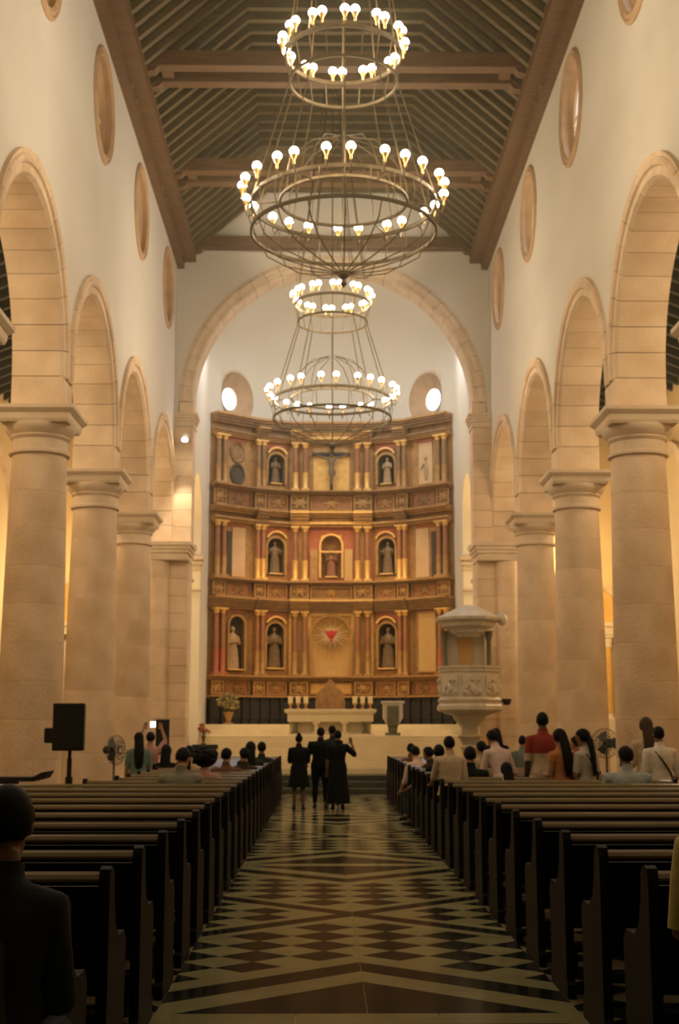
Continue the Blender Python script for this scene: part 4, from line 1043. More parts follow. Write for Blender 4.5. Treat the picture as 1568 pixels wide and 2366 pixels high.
b = MB(); b.box(-0.52, 0.52, 0.62, 0.80, 3.28, 4.25); obj('back_panel', b, M['marble_grey'], o, bevel=0.01)
b = MB(); b.box(-0.22, 0.16, 0.59, 0.62, 3.34, 4.20); obj('gilt_inset', b, M['gold_panel'], o)
for s_ in (-1, 1):
    b = MB(); b.lathe([(0.10,3.28),(0.07,3.36),(0.065,3.98),(0.10,4.10),(0.12,4.26)], 14, (s_*0.60,0.42,0)); obj('canopy_post', b, M['marble_green'], o, True)
b = MB(); b.T = Matrix.Rotation(PI/8, 4, 'Z'); b.lathe([(0.0,4.08),(0.30,4.08),(0.34,4.14),(0.46,4.18),(0.50,4.26),(0.74,4.34),(0.76,4.44),(0.92,4.50),(0.94,4.57),(0.82,4.62),(0.64,4.70),(0.40,4.82),(0.22,4.90),(0.0,4.94)], 8)
obj('canopy', b, M['marble_grey'], o)
b = MB(); b.lathe([(0.05,4.36),(0.12,4.44),(0.14,4.54),(0.10,4.66),(0.02,4.72)], 12, (0.88,-0.25,0)); obj('finial', b, M['marble_grey'], o, True)
b = MB(); b.lathe([(0.0,0.0),(0.09,0.01),(0.13,0.14),(0.12,0.17),(0.0,0.17)], 14, (0.98,-0.1,2.26)); b.tube([(0.80,-0.05,2.36),(0.93,-0.1,2.36)], 0.02, 6); obj('lamp_bracket', b, M['black'], o, True)

# spotlight on the chancel pier
o = thing('spotlight', 'small glaring white spotlight fixed high on the chancel pier, loudspeaker side', 'lamp', (-4.20, 36.55, 9.70))
b = MB(); b.T = Matrix.Translation((0,0,0)) @ Matrix.Rotation(-0.45, 4, 'X'); b.lathe([(0.05,-0.02),(0.10,0.0),(0.10,0.22),(0.06,0.26)], 16); obj('housing', b, M['marble_grey'], o, True)
b = MB(); b.ball((0,-0.09,0.02), (0.085,0.05,0.06), 12, 8); obj('lens', b, M['lamp_white'], o, True)
b = MB(); b.box(-0.03, 0.03, 0.0, 0.80, 0.14, 0.20); obj('bracket', b, M['iron'], o)
light('spotlight_beam', 'SPOT', (-4.20, 36.50, 9.60), 260, (1.0, 0.84, 0.6), 0.06, (-4.3, 37.25, 6.6), 0.9)

# ------------------------------------------------------------------ side altars at the end of the aisles
def side_altar(sx):
    o = thing('side_altar', f'lit yellow and white columned altar at the end of the aisle, {side2[sx]}', 'altar', (sx*7.6, 41.0, 0))
    def p(nm, b, m, smooth=False): return obj(nm, b, M[m], o, smooth)
    b = MB(); b.box(-1.5, 1.5, -0.55, 0.2, 0, 1.15); b.box(-1.56, 1.56, -0.60, 0.2, 1.15, 1.25); p('mensa', b, 'white_column')
    b = MB(); b.box(-1.55, 1.55, -0.12, 0.2, 1.25, 5.9); p('back_panel', b, 'white_column')
    for x in (-1.32, -0.92, 0.92, 1.32):
        b = MB(); b.box(x-0.17, x+0.17, -0.52, -0.14, 1.25, 1.95); b.lathe([(0.16,1.95),(0.13,2.02),(0.115,2.1)], 16, (x,-0.33,0)); p('column_base', b, 'white_column', True)
        b = MB(); b.lathe([(0.115,2.1),(0.12,2.6),(0.10,4.1)], 16, (x,-0.33,0)); p('column', b, 'yellow_column' if x*sx < 1.1 and x*sx != -1.32 else 'white_column', True)
        b = MB(); b.lathe([(0.10,4.1),(0.13,4.14),(0.11,4.2),(0.18,4.42)], 16, (x,-0.33,0)); b.box(x-0.2, x+0.2, -0.54, -0.12, 4.42, 4.5); p('capital', b, 'white_column', True)
    b = MB(); b.box(-1.6, 1.6, -0.58, 0.2, 4.5, 4.75); b.box(-1.7, 1.7, -0.66, 0.2, 4.75, 4.88); p('entablature', b, 'white_column')
    b = MB(); b.prism([(-1.7,4.88),(1.7,4.88),(1.2,5.6),(0.5,6.1),(0,6.3),(-0.5,6.1),(-1.2,5.6)], lambda q: (q[0],-0.45,q[1]), lambda q: (q[0],0.2,q[1])); p('pediment', b, 'yellow_column')
    b = MB(); b.prism([(0.6*math.cos(PI*i/12), 3.4+0.6*math.sin(PI*i/12)) for i in range(13)] + [(-0.6,1.6),(0.6,1.6)], lambda q: (q[0],-0.18,q[1]), lambda q: (q[0],-0.121,q[1])); p('niche_panel', b, 'gold_panel')
    s_ = thing('saint_statue', f'pale robed saint standing on the side altar, {side2[sx]}', 'statue', (sx*7.6, 40.62, 1.25))
    b = MB(); b.box(-0.34, 0.34, -0.22, 0.22, 0, 0.3); obj('plinth', b, M['white_column'], s_, bevel=0.015)
    b = statue_mesh(1.6, None, 'fold'); b.v = [(q[0], q[1], q[2]+0.3) for q in b.v]; obj('robed_figure', b, M['figure_pale'], s_, True)
for sx in (-1, 1): side_altar(sx)
# ------------------------------------------------------------------ pews
def pew_meshes(L):
    r = {}
    b = MB(); b.box(0.03, L-0.03, 0.02, 0.46, 0.41, 0.45); r['seat'] = (b.mesh('seat', M['pew']), 0.006)
    b = MB(); b.prism([(0.0,0.45),(0.03,0.45),(-0.05,0.92),(-0.08,0.92)], lambda p: (0.03,p[0],p[1]), lambda p: (L-0.03,p[0],p[1])); r['backrest'] = (b.mesh('backrest', M['pew']), 0)
    b = MB(); n = max(2, round(L/0.9))
    for k in range(n):
        x0 = 0.10+(L-0.20)*k/n; x1 = 0.10+(L-0.20)*(k+1)/n-0.06
        b.prism([(-0.002,0.50),(-0.075,0.88),(-0.095,0.88),(-0.022,0.50)], lambda p: (x0,p[0],p[1]), lambda p: (x1,p[0],p[1]))
    r['back_panel'] = (b.mesh('back_panel', M['pew']), 0)
    b = MB(); b.prism([(-0.03,0.945),(-0.028,0.968),(-0.045,0.985),(-0.07,0.988),(-0.10,0.976),(-0.118,0.958),(-0.118,0.945)], lambda p: (0.02,p[0],p[1]), lambda p: (L-0.02,p[0],p[1])); r['book_ledge'] = (b.mesh('book_ledge', M['pew_rail']), 0)
    e = [(0.46,0),(0.46,0.10),(0.42,0.14),(0.43,0.40),(0.44,0.60),(0.38,0.66),(0.20,0.66),(0.10,0.72),(0.04,0.84),(0.02,0.97),(-0.02,1.0),(-0.06,1.012),(-0.10,1.0),(-0.125,0.95),(-0.125,0.10),(-0.15,0.08),(-0.15,0.0)]
    b = MB(); b.prism(e, lambda p: (-0.026,p[0],p[1]), lambda p: (0.026,p[0],p[1])); r['end_panel'] = (b.mesh('end_panel', M['pew']), 0.008)
    b = MB(); b.box(0.06, L-0.06, -0.42, -0.26, 0.14, 0.19); b.box(0.15, 0.20, -0.40, -0.14, 0, 0.14); b.box(L-0.20, L-0.15, -0.40, -0.14, 0, 0.14); r['kneeler'] = (b.mesh('kneeler', M['pew']), 0.006)
    return r
pm_cache = {}
def pew(x0, x1, y, label, group):
    L = round(x1-x0, 3)
    if L not in pm_cache: pm_cache[L] = pew_meshes(L)
    r = pm_cache[L]
    t = thing('pew', label, 'pew', (x0, y, 0), 0, group)
    for nm in ('seat','backrest','back_panel','book_ledge','kneeler'):
        me, bv = r[nm]; o = link(nm, me, t)
    for xx in (0, L): link('end_panel', r['end_panel'][0], t, (xx, 0, 0))
    return t
PEW_Y = [4.25+1.1*k for k in range(0, 27)]
for sx in (-1, 1):
    nvis = 0
    for k, y in enumerate(PEW_Y):
        if y > 32.2: continue
        xa, xb = (-4.30, -1.28) if sx < 0 else (1.28, 4.30)
        if k == 12 and sx < 0: xa = -3.34
        if k > 12 and sx < 0: xa = -3.10
        if k > 12 and sx > 0: xb = 4.0
        w_ = 'empty dark pew' if 1 <= k <= 11 else 'dark pew'
        lab = f'{w_} of varnished wood, {ORD[k] if k < 20 else ORD[k-20] + " past the twentieth"} row counted from the camera, {side_name[sx]}'
        pew(xa, xb, y, lab, f'pews on the {side_name[sx]} of the aisle')
o = thing('bench', 'short low dark bench with upturned end before the largest column, loudspeaker side', 'bench', (-5.2, 18.4, 0))
b = MB(); b.box(-0.9, 1.02, -0.2, 0.2, 0.94, 1.0); b.prism([(1.0,0.94),(1.16,0.98),(1.22,1.08),(1.12,1.06),(1.0,1.0)], lambda p: (p[0],-0.2,p[1]), lambda p: (p[0],0.2,p[1])); obj('top', b, M['black'], o)
for x in (-0.6, 0.55):
    b = MB(); b.box(x-0.2, x+0.2, -0.12, 0.12, 0, 0.94); obj('leg', b, M['black'], o)

# ------------------------------------------------------------------ loudspeakers and fans
def speaker(x, y, zb, w_, h, label, thick=0.34):
    o = thing('loudspeaker', label, 'loudspeaker', (x, y, 0))
    b = MB(); b.prism([(-w_/2,-thick/2),(w_/2,-thick/2),(w_/2*0.8,thick/2),(-w_/2*0.8,thick/2)], lambda p: (p[0],p[1],zb), lambda p: (p[0],p[1],zb+h)); obj('cabinet', b, M['black'], o, bevel=0.015)
    b = MB(); b.box(-w_/2+0.03, w_/2-0.03, -thick/2-0.012, -thick/2, zb+0.03, zb+h-0.03); obj('grille', b, M['grille'], o)
    b = MB(); b.lathe([(0.032,0.25),(0.032,zb-0.10),(0.024,zb-0.10),(0.024,zb),(0.06,zb)], 12); obj('pole', b, M['black'], o, True)
    for k in range(3):
        a = 2*PI*k/3 + 0.5
        b = MB(); b.tube([(0,0,zb*0.72),(0.42*math.cos(a),0.42*math.sin(a),0.02)], 0.014, 6); b.tube([(0,0,0.30),(0.24*math.cos(a),0.24*math.sin(a),zb*0.31)], 0.009, 6); obj('leg', b, M['black'], o)
    b = MB(); b.lathe([(0.05,zb*0.68),(0.05,zb*0.75)], 12); obj('clamp', b, M['black'], o, True)
    return o
s1 = speaker(-3.62, 17.75, 1.36, 0.42, 0.62, 'large black loudspeaker on a tripod stand in front of the stone columns')
b = MB(); b.box(-0.33, -0.20, -0.10, 0.10, 1.46, 1.66); obj('mixer_box', b, M['black'], s1, bevel=0.02)
speaker(-3.42, 26.35, 1.30, 0.27, 0.53, 'smaller black loudspeaker on a stand near the chancel pier', 0.26)
def fan(x, y, zc, R, yaw, label):
    o = thing('pedestal_fan', label, 'fan', (x, y, 0), yaw)
    b = MB(); b.lathe([(0.22,0),(0.22,0.03),(0.04,0.06),(0.02,0.1),(0.02,zc-0.05)], 18); obj('stand', b, M['fan_grey'], o, True)
    b = MB(); b.T = Matrix.Translation((0,0.08,zc)) @ Matrix.Rotation(PI/2, 4, 'X'); b.lathe([(0.05,-0.14),(0.08,-0.10),(0.08,0.06),(0.05,0.08)], 14); obj('motor', b, M['black'], o, True)
    b = MB()
    for k in range(24):
        a = 2*PI*k/24; b.tube([(0.04*math.cos(a),-0.13,zc+0.04*math.sin(a)), (R*0.9*math.cos(a),-0.11,zc+R*0.9*math.sin(a)), (R*math.cos(a),-0.05,zc+R*math.sin(a)), (R*0.9*math.cos(a),0.03,zc+R*0.9*math.sin(a)), (0.07*math.cos(a),0.05,zc+0.07*math.sin(a))], 0.004, 4)
    for r, yy in ((R,-0.05),(R*0.6,-0.125),(R*0.3,-0.13)): b.tube([(r*math.cos(2*PI*k/28), yy, zc+r*math.sin(2*PI*k/28)) for k in range(28)], 0.006, 5, closed=True)
    obj('guard', b, M['fan_grey'], o)
    for k in range(3):
        a = 2*PI*k/3; b = MB(); b.T = Matrix.Translation((0,-0.05,zc)) @ Matrix.Rotation(a, 4, 'Y') @ Matrix.Rotation(0.4, 4, 'Z')
        b.prism([(0.03,-0.03),(R*0.8,-0.11),(R*0.88,0.0),(R*0.7,0.10),(0.03,0.03)], lambda p: (p[0],-0.004,p[1]), lambda p: (p[0],0.004,p[1])); obj('blade', b, M['fan_blade'], o)
    return o
fan(-4.10, 24.6, 1.26, 0.27, 1.15, 'small pedestal fan turned half sideways beside the stone columns, loudspeaker side')
fan(4.60, 22.9, 1.40, 0.25, -0.6, 'round pedestal fan among the standing crowd, pulpit side')

# ------------------------------------------------------------------ people
SK = {'fair': mat('skin_fair', (0.50, 0.29, 0.17), 0.55), 'tan': mat('skin_tan', (0.34, 0.18, 0.095), 0.55), 'brown': mat('skin_brown', (0.20, 0.10, 0.055), 0.55), 'dark': mat('skin_dark', (0.085, 0.045, 0.028), 0.5)}
HAIR = {'black': mat('hair_black', (0.008, 0.008, 0.007), 0.65, spec=0.15), 'brown': mat('hair_brown', (0.050, 0.030, 0.016), 0.6, spec=0.2)}
CL = {}
def cloth(k):
    P_ = {'black':(0.010,0.012,0.011),'charcoal':(0.028,0.032,0.030),'teal':(0.17,0.25,0.22),'pink':(0.50,0.27,0.23),'palepink':(0.74,0.56,0.50),'greygreen':(0.24,0.23,0.17),
          'brown':(0.15,0.075,0.035),'darkbrown':(0.05,0.03,0.02),'cream':(0.58,0.45,0.29),'white':(0.86,0.79,0.70),'red':(0.30,0.045,0.035),'orange':(0.50,0.20,0.07),'bluegrey':(0.20,0.235,0.215),
          'paleblue':(0.36,0.40,0.37),'coral':(0.52,0.10,0.08),'denim':(0.05,0.06,0.085),'yellow':(0.66,0.56,0.22),'offwhite':(0.62,0.55,0.44),'beige':(0.55,0.40,0.24)}
    if k not in CL: CL[k] = mat('cloth_'+k, P_[k], 0.85, tuple(c*0.82 for c in P_[k]), 14, bump=0.3, bscale=18, sheen=0.0 if max(P_[k]) < 0.1 else 0.12, spec=0.15)
    return CL[k]
PENDING = []
def person(label, x, y, H=1.68, pose='stand', head=0.0, top='black', bottom='black', skin='tan', hair='black', style='short', arms=('down','down'), lean=0.0, z=0.0, turn=0.0, nod=0.0, sleeves=0.55, bulk=1.0, skirt=None, legs='trousers', group=None, vox=0.0135, strap=None, yoke=None):
    PENDING.append(dict(label=label,x=x,y=y,H=H,pose=pose,head=head,top=top,bottom=bottom,skin=skin,hair=hair,style=style,arms=arms,lean=lean,z=z,turn=turn,nod=nod,sleeves=sleeves,bulk=bulk,skirt=skirt,legs=legs,group=group,vox=vox,strap=strap,yoke=yoke))
ARM = {'down':((0.16,0.0,-1),(0.06,0.22,-1)), 'raised':((0.25,0.35,0.85),(-0.05,0.18,1)), 'phone':((0.30,0.55,0.55),(-0.35,0.45,0.85)), 'bent':((0.16,0.12,-1),(-0.45,0.85,0.05)), 'lap':((0.12,0.28,-1),(-0.40,0.85,-0.28)),
       'fist':((0.55,0.2,-0.5),(-0.30,0.2,1)), 'hip':((0.62,-0.15,-0.8),(-0.75,0.35,-0.45)), 'hug':((0.75,0.25,-0.35),(0.55,0.45,0.05)), 'side':((0.30,0.10,-1),(0.10,0.65,-0.55)), 'reach':((0.15,0.6,-0.8),(-0.05,1,-0.35))}
def V(*a): return Vector(a)
def build_body(P):
    H, bk = P['H'], P['bulk']; s = H/1.7
    lean = Matrix.Rotation(-P['lean'], 3, 'X')        # forward lean about the hips
    if P['pose'] == 'sit': hipz, hipy = 0.45+0.085*s, 0.0
    else: hipz, hipy = 0.53*H, 0.0
    hip = V(0, hipy, hipz)
    def up(v): return hip + lean @ v
    TL = 0.295*H                                      # hip to shoulder line
    bones = []                                        # (tag, p0, p1, r)
    b = MB(); sd = lean @ V(1,0,0); fw = lean @ V(0,1,0)
    W_ = 1.0*bk
    secs = [(-0.10,0.10,0.085),(-0.03,0.155,0.112),(0.08,0.165,0.115),(0.30,0.140,0.100),(0.45,0.138,0.098),(0.70,0.162,0.112),(0.88,0.172,0.105),(0.98,0.150,0.085),(1.05,0.085,0.068),(1.10,0.058,0.058)]
    b.loft([(up(V(0,0,t*TL)), sd*(rx*s*(W_ if t < 1 else 1)), fw*(ry*s*(W_ if t < 1 else 1))) for t, rx, ry in secs], 20)
    bones.append(('torso', up(V(0,0,-0.05*TL)), up(V(0,0,0.98*TL)), 0.14*s*bk))
    nk0 = up(V(0,0,TL*1.0)); nk1 = nk0 + (lean @ V(0,0.015*s,0.105*s))
    b.tube([nk0, nk1 + V(0,0,0.03*s)], [0.060*s, 0.053*s], 12); bones.append(('neck', nk0 + V(0,0,0.03*s), nk1, 0.055*s))
    Rh = Matrix.Rotation(P['turn'], 3, 'Z') @ Matrix.Rotation(-P['nod'] - P['lean']*0.55, 3, 'X')
    hc = nk1 + Rh @ V(0, 0.018*s, 0.105*s)
    def hd(v): return hc + Rh @ (v*s)
    def hball(c, r):
        o = len(b.v); b.ball((0,0,0), tuple(q*s for q in r), 16, 12)
        b.v[o:] = [tuple(hd(V(*c)) + Rh @ Vector(q)) for q in b.v[o:]]
    hball((0,0,0.02), (0.074,0.094,0.098)); hball((0,0.020,-0.055), (0.056,0.066,0.062)); hball((0,0.098,-0.015), (0.013,0.020,0.016)); hball((0,0.092,0.010), (0.010,0.012,0.026)); hball((0,0.080,-0.100), (0.022,0.018,0.016))
    for q in (-1, 1): hball((q*0.077,-0.005,-0.005), (0.012,0.022,0.032))
    bones.append(('head', hd(V(0,0,-0.05)), hd(V(0,0,0.06)), 0.09*s))
    hands = []
    for q, nm in ((-1, P['arms'][0]), (1, P['arms'][1])):
        sh = up(V(q*0.165*s*W_, 0, TL*0.93)); d1, d2 = ARM[nm]
        e = sh + (lean @ V(q*d1[0], d1[1], d1[2])).normalized()*0.175*H*0.98
        wd = (lean @ V(q*d2[0], d2[1], d2[2])).normalized() if nm not in ('lap','bent') else V(q*d2[0], d2[1], d2[2]).normalized()
        wr = e + wd*0.148*H
        b.tube([sh + (up(V(0,0,TL*0.93))-sh)*0.35, sh, sh+(e-sh)*0.4, e], [0.060*s, 0.062*s*bk, 0.052*s*bk, 0.041*s], 12)
        b.tube([e - (e-sh).normalized()*0.01, e+(wr-e)*0.3, wr], [0.041*s, 0.042*s, 0.028*s], 12); b.ball(e, 0.042*s, 10, 8)
        bones.append(('arm', sh, e, 0.055*s)); bones.append(('fore', e, wr, 0.038*s))
        f = (wr-e).normalized(); n = f.cross(V(q*1,0.25,0)).normalized(); l = n.cross(f).normalized()
        o = len(b.v); b.loft([(wr, l*0.026*s, n*0.020*s), (wr+f*0.035*s, l*0.036*s, n*0.016*s), (wr+f*0.085*s, l*0.040*s, n*0.014*s), (wr+f*0.095*s, l*0.036*s, n*0.010*s)], 12)
        bones.append(('hand', wr + f*0.02*s, wr+f*0.10*s, 0.03*s)); hands.append((wr, f, n, l, q))
    for q in (-1, 1):
        hj = hip + V(q*0.092*s, 0, -0.02*s)
        if P['pose'] == 'sit':
            kn = V(q*0.11*s, 0.245*H*1.0, 0.50*s if s > 0.9 else 0.47); an = V(q*0.11*s, 0.245*H+0.03, 0.075*s); 
        else:
            sp = 0.115*s if P['skirt'] is None else 0.10*s
            kn = V(q*sp, 0.02*s, 0.285*H); an = V(q*sp*1.05, -0.02*s, 0.05*H)
        b.tube([hj, hj+(kn-hj)*0.35, kn], [0.088*s*bk, 0.083*s*bk, 0.056*s], 14); b.ball(kn, 0.056*s, 10, 8)
        b.tube([kn, kn+(an-kn)*0.35+V(0,-0.012*s,0), an], [0.054*s, 0.056*s, 0.036*s], 12)
        toe = an + V(q*0.02, 0.15*s, 0)
        b.loft([(V(an.x,an.y-0.045*s,0.035*s), V(0.034*s,0,0), V(0,0,0.034*s)), (V(an.x,an.y,0.045*s), V(0.038*s,0,0), V(0,0,0.044*s)), (V(an.x,an.y+0.09*s,0.034*s), V(0.044*s,0,0), V(0,0,0.033*s)), (V(toe.x,toe.y,0.024*s), V(0.040*s,0,0), V(0,0,0.022*s)), (V(toe.x,toe.y+0.03*s,0.018*s), V(0.024*s,0,0), V(0,0,0.015*s))], 12)
        bones.append(('thigh', hj, kn, 0.075*s)); bones.append(('shin', kn, an, 0.05*s)); bones.append(('foot', V(an.x,an.y-0.03*s,0.03*s), V(toe.x,toe.y,0.02*s), 0.04*s))
    return b, bones, dict(hip=hip, hd=hd, Rh=Rh, hc=hc, s=s, hands=hands, up=up, lean=lean, TL=TL, sd=sd, fw=fw)
def dist_seg(pts, a, b_):
    a = np.array(a); d = np.array(b_)-a; t = np.clip(((pts-a)@d)/max(d@d,1e-9), 0, 1); return np.linalg.norm(pts-(a+t[:,None]*d), axis=1), t
def finish(P, co, faces, bones, I):
    s = I['s']; t_ = thing('person', P['label'], 'person', (P['x'], P['y'], P['z']), P['head'], P['group'])
    # Laplacian smoothing of the voxel surface
    ed = np.concatenate([faces[:, [0,1]], faces[:, [1,2]], faces[:, [2,3]], faces[:, [3,0]]]); ed = np.concatenate([ed, ed[:, ::-1]])
    deg = np.bincount(ed[:,0], minlength=len(co)).astype(float); deg[deg == 0] = 1
    for it in range(3):
        acc = np.zeros_like(co); np.add.at(acc, ed[:,0], co[ed[:,1]]); co = co + 0.5*(acc/deg[:,None]-co)
    D = np.stack([dist_seg(co, a, b)[0]/r for _, a, b, r in bones]); k = D.argmin(0)
    tg = np.array([bn[0] for bn in bones])[k]; tt = np.zeros(len(co))
    for i, (_, a, b, r) in enumerate(bones): mk = k == i; tt[mk] = dist_seg(co[mk], a, b)[1]
    # vertex normals
    fn = np.cross(co[faces[:,2]]-co[faces[:,0]], co[faces[:,3]]-co[faces[:,1]]); vn = np.zeros_like(co)
    for c in range(4): np.add.at(vn, faces[:,c], fn)
    vn /= np.maximum(np.linalg.norm(vn, axis=1), 1e-9)[:,None]
    def mk_mesh(nm, vmask, off, m, parent):
        fm = vmask[faces].sum(1) >= 3; ff = faces[fm]
        if not len(ff): return None
        ids = np.unique(ff); mp = -np.ones(len(co), int); mp[ids] = np.arange(len(ids))
        pts = co[ids] + vn[ids]*(off if np.isscalar(off) else off[ids][:,None])
        me = bpy.data.meshes.new(nm); me.from_pydata(pts.tolist(), [], mp[ff].tolist()); me.materials.append(m); me.polygons.foreach_set('use_smooth', [True]*len(me.polygons))
        return link(nm, me, parent)
    bm_ = bpy.data.meshes.new('body'); bm_.from_pydata(co.tolist(), [], faces.tolist()); bm_.materials.append(SK[P['skin']]); bm_.polygons.foreach_set('use_smooth', [True]*len(bm_.polygons))
    body = link('body', bm_, t_)
    # fingers: five curled chains rooted in each palm
    fb = MB()
    for wr, f, n, l, q in I['hands']:
        for j, (off, ln) in enumerate(((-0.030,0.062),(-0.010,0.072),(0.010,0.068),(0.029,0.054))):
            p0 = wr + f*0.075*s + l*off*s; p1 = p0 + f*(0.02+ln*0.45)*s; p2 = p1 + (f*0.75 - n*0.6*q).normalized()*ln*0.45*s; p3 = p2 + (f*0.35 - n*0.9*q).normalized()*ln*0.3*s
            fb.tube([p0,p1,p2,p3], [0.0095*s,0.009*s,0.0085*s,0.006*s], 7)
        p0 = wr + f*0.03*s + l*(-0.022)*s; fb.tube([p0, p0+(f*0.5-l*0.8).normalized()*0.04*s, p0+(f*0.5-l*0.8).normalized()*0.04*s+(f*0.9-l*0.2).normalized()*0.03*s], [0.012*s,0.011*s,0.008*s], 7)
    obj('fingers', fb, SK[P['skin']], body, True)
    hd, Rh = I['hd'], I['Rh']
    for q in (-1, 1):
        e = MB(); e.ball(hd(V(q*0.031,0.084,0.012)), (0.011*s,0.008*s,0.007*s), 8, 6); obj('eye', e, M['black'], t_, True)
    e = MB(); e.ball(hd(V(0,0.089,-0.058)), (0.022*s,0.008*s,0.006*s), 8, 5); obj('mouth', e, cloth('red'), t_, True)
    # clothes
    slv = P['sleeves']
    tor = (tg == 'torso') | ((tg == 'neck') & (tt < 0.05))
    armv = (tg == 'arm') if slv >= 1 else ((tg == 'arm') & (tt < max(slv*1.6, 0.02)))
    if slv >= 1: armv = armv | ((tg == 'fore') & (tt < slv-1))
    topmask = tor | armv
    zrel = ((co - np.array(I['hip'])) @ np.array(I['lean'] @ V(0,0,1)))
    topmask &= ~((tg == 'torso') & (zrel < (-0.06*s)))
    topmask |= (tg == 'thigh') & (zrel > -0.05*s) & (P['pose'] == 'stand')
    off = np.full(len(co), 0.014) + 0.012*np.clip((0.15*s - zrel)/(0.2*s), 0, 1)
    if P['skirt'] == 'dress': topm = bottomc = cloth(P['top'])
    topc = cloth(P['top'])
    if P['yoke']:
        up_ = zrel > 0.30*s
        mk_mesh('shirt', topmask & ~up_, off, topc, t_); mk_mesh('shirt_yoke', topmask & (zrel > 0.285*s), off + 0.003, cloth(P['yoke']), t_)
    else: mk_mesh('shirt', topmask, off, topc, t_)
    if P['skirt']:
        sk = MB(); z0 = I['hip'].z; zh = {'dress':0.30*P['H'],'long':0.08*P['H']}.get(P['skirt'], 0.3*P['H'])
        n_ = 24; rows = []
        for r_ in range(9):
            f_ = r_/8; zz = z0+0.10*s + (zh-z0-0.10*s)*f_; R0 = (0.165+0.075*f_)*s*P['bulk']; rows.append((zz, R0, f_))
        v = []; f = []
        for zz, R0, f_ in rows:
            for i in range(n_):
                a = 2*PI*i/n_; rr = R0*(1+0.07*f_*math.sin(5*a+1)); v.append((rr*math.cos(a), rr*0.78*math.sin(a), zz))
        for j in range(8):
            for i in range(n_): f.append((j*n_+i, (j+1)*n_+i, (j+1)*n_+(i+1)%n_, j*n_+(i+1)%n_))
        sk.add(v, f); obj('skirt', sk, cloth(P['top'] if P['skirt'] == 'dress' else P['bottom']), t_, True)
    else:
        lm = ((tg == 'thigh') | ((tg == 'torso') & (zrel < 0.06*s)) | ((tg == 'shin') & (tt < (0.92 if P['legs'] == 'trousers' else -1))))
        mk_mesh('trousers' if P['legs'] == 'trousers' else 'shorts', lm, 0.011, cloth(P['bottom']), t_)
    fm_ = (tg == 'foot') | ((tg == 'shin') & (tt > 0.97))
    for q in (-1, 1): mk_mesh('shoe', fm_ & (np.sign(co[:,0]) == q), 0.006, M['black'], t_)
    # hair
    hb = MB(); st = P['style']; g = {'short':0.012,'crop':0.006,'long':0.018,'bun':0.012,'afro':0.020,'tail':0.014}[st]
    v = []; f = []; na, nz = 24, 14
    for j in range(nz+1):
        ph = PI/2 - (PI*0.80)*j/nz
        for i in range(na):
            a = 2*PI*i/na; v.append((0,0,0))
            front = math.sin(a)           # +1 = face side
            zmin = 0.055 if front > 0.45 else (0.055 - (0.45-front)*0.12 if front > -0.2 else -0.045)
            if abs(front) < 0.35: zmin = max(zmin, -0.02) if st in ('short','crop','bun','tail') else -0.05
            z_ = (0.098+g)*math.sin(ph) + 0.02; r_ = math.cos(ph)
            if z_ < zmin: z_ = zmin; r_ = math.sqrt(max(0, 1-((zmin-0.02)/(0.098+g))**2))
            jit_ = 1 + 0.03*math.sin(7*a+3*j)
            v[-1] = tuple(hd(V((0.074+g)*r_*math.cos(a)*jit_, (0.094+g)*r_*math.sin(a)*jit_ - 0.006, z_)))
    for j in range(nz):
        for i in range(na): f.append((j*na+i, (j+1)*na+i, (j+1)*na+(i+1)%na, j*na+(i+1)%na))
    hb.add(v, f)
    if st == 'afro':
        rnd = random.Random(3); hb.ball(hd(V(0,-0.02,0.045)), (0.185*s,0.175*s,0.145*s), 20, 14)
        for k_ in range(60):
            a = rnd.uniform(0,2*PI); e_ = rnd.uniform(-0.5,1.4); p = hd(V(0.178*math.cos(a)*math.cos(e_), -0.02+0.165*math.sin(a)*math.cos(e_), 0.045+0.135*math.sin(e_)))
            if (Rh.inverted() @ (p-I['hc'])).y > 0.07*s and e_ < 0.5: continue
            hb.ball(p, 0.035*s, 8, 6)
    if st in ('long','tail'):
        back = Rh @ V(0,-1,0); L_ = 0.26*s if st == 'long' else 0.30*s
        sidev = Rh @ V(1,0,0)
        base = hd(V(0,-0.075,0.05)); dn = I['lean'] @ V(0,0,-1); w0 = 0.082 if st == 'long' else 0.035
        chest_back = I['up'](V(0,-0.125*s*P['bulk'],I['TL']*0.75))
        pts = [base, hd(V(0,-0.10,-0.05)), base*0.25+chest_back*0.75 + V(0,-0.02,0)]
        end = chest_back + dn*(L_*0.45) + (I['lean'] @ V(0,-0.02,0))
        hb.loft([(base, sidev*0.070*s, back*0.03*s), (pts[1], sidev*w0*s*1.05, back*0.045*s), (pts[2], sidev*w0*s*1.15, back*0.04*s), (end, sidev*w0*s*0.95, back*0.028*s), (end+dn*0.08*s, sidev*w0*s*0.5, back*0.012*s)], 16)
    if st == 'bun': hb.ball(hd(V(0,-0.06,0.125)), (0.042*s,0.042*s,0.036*s), 14, 10)
    obj('hair', hb, HAIR[P['hair']], t_, True)
    if P['strap']:
        sb = MB(); up = I['up']; W_ = P['bulk']; TL = I['TL']
        q = P['strap']; sb.tube([up(V(q*0.10*s,0.03*s,TL*1.03)), up(V(q*0.10*s,-0.08*s*W_,TL*0.95)), up(V(q*0.02*s,-0.140*s*W_,TL*0.70)), up(V(-q*0.09*s,-0.130*s*W_,TL*0.38)), up(V(-q*0.175*s*W_,-0.02*s,TL*0.10))], 0.014*s, 6)
        obj('bag_strap', sb, M['black'], t_, True)
    return t_
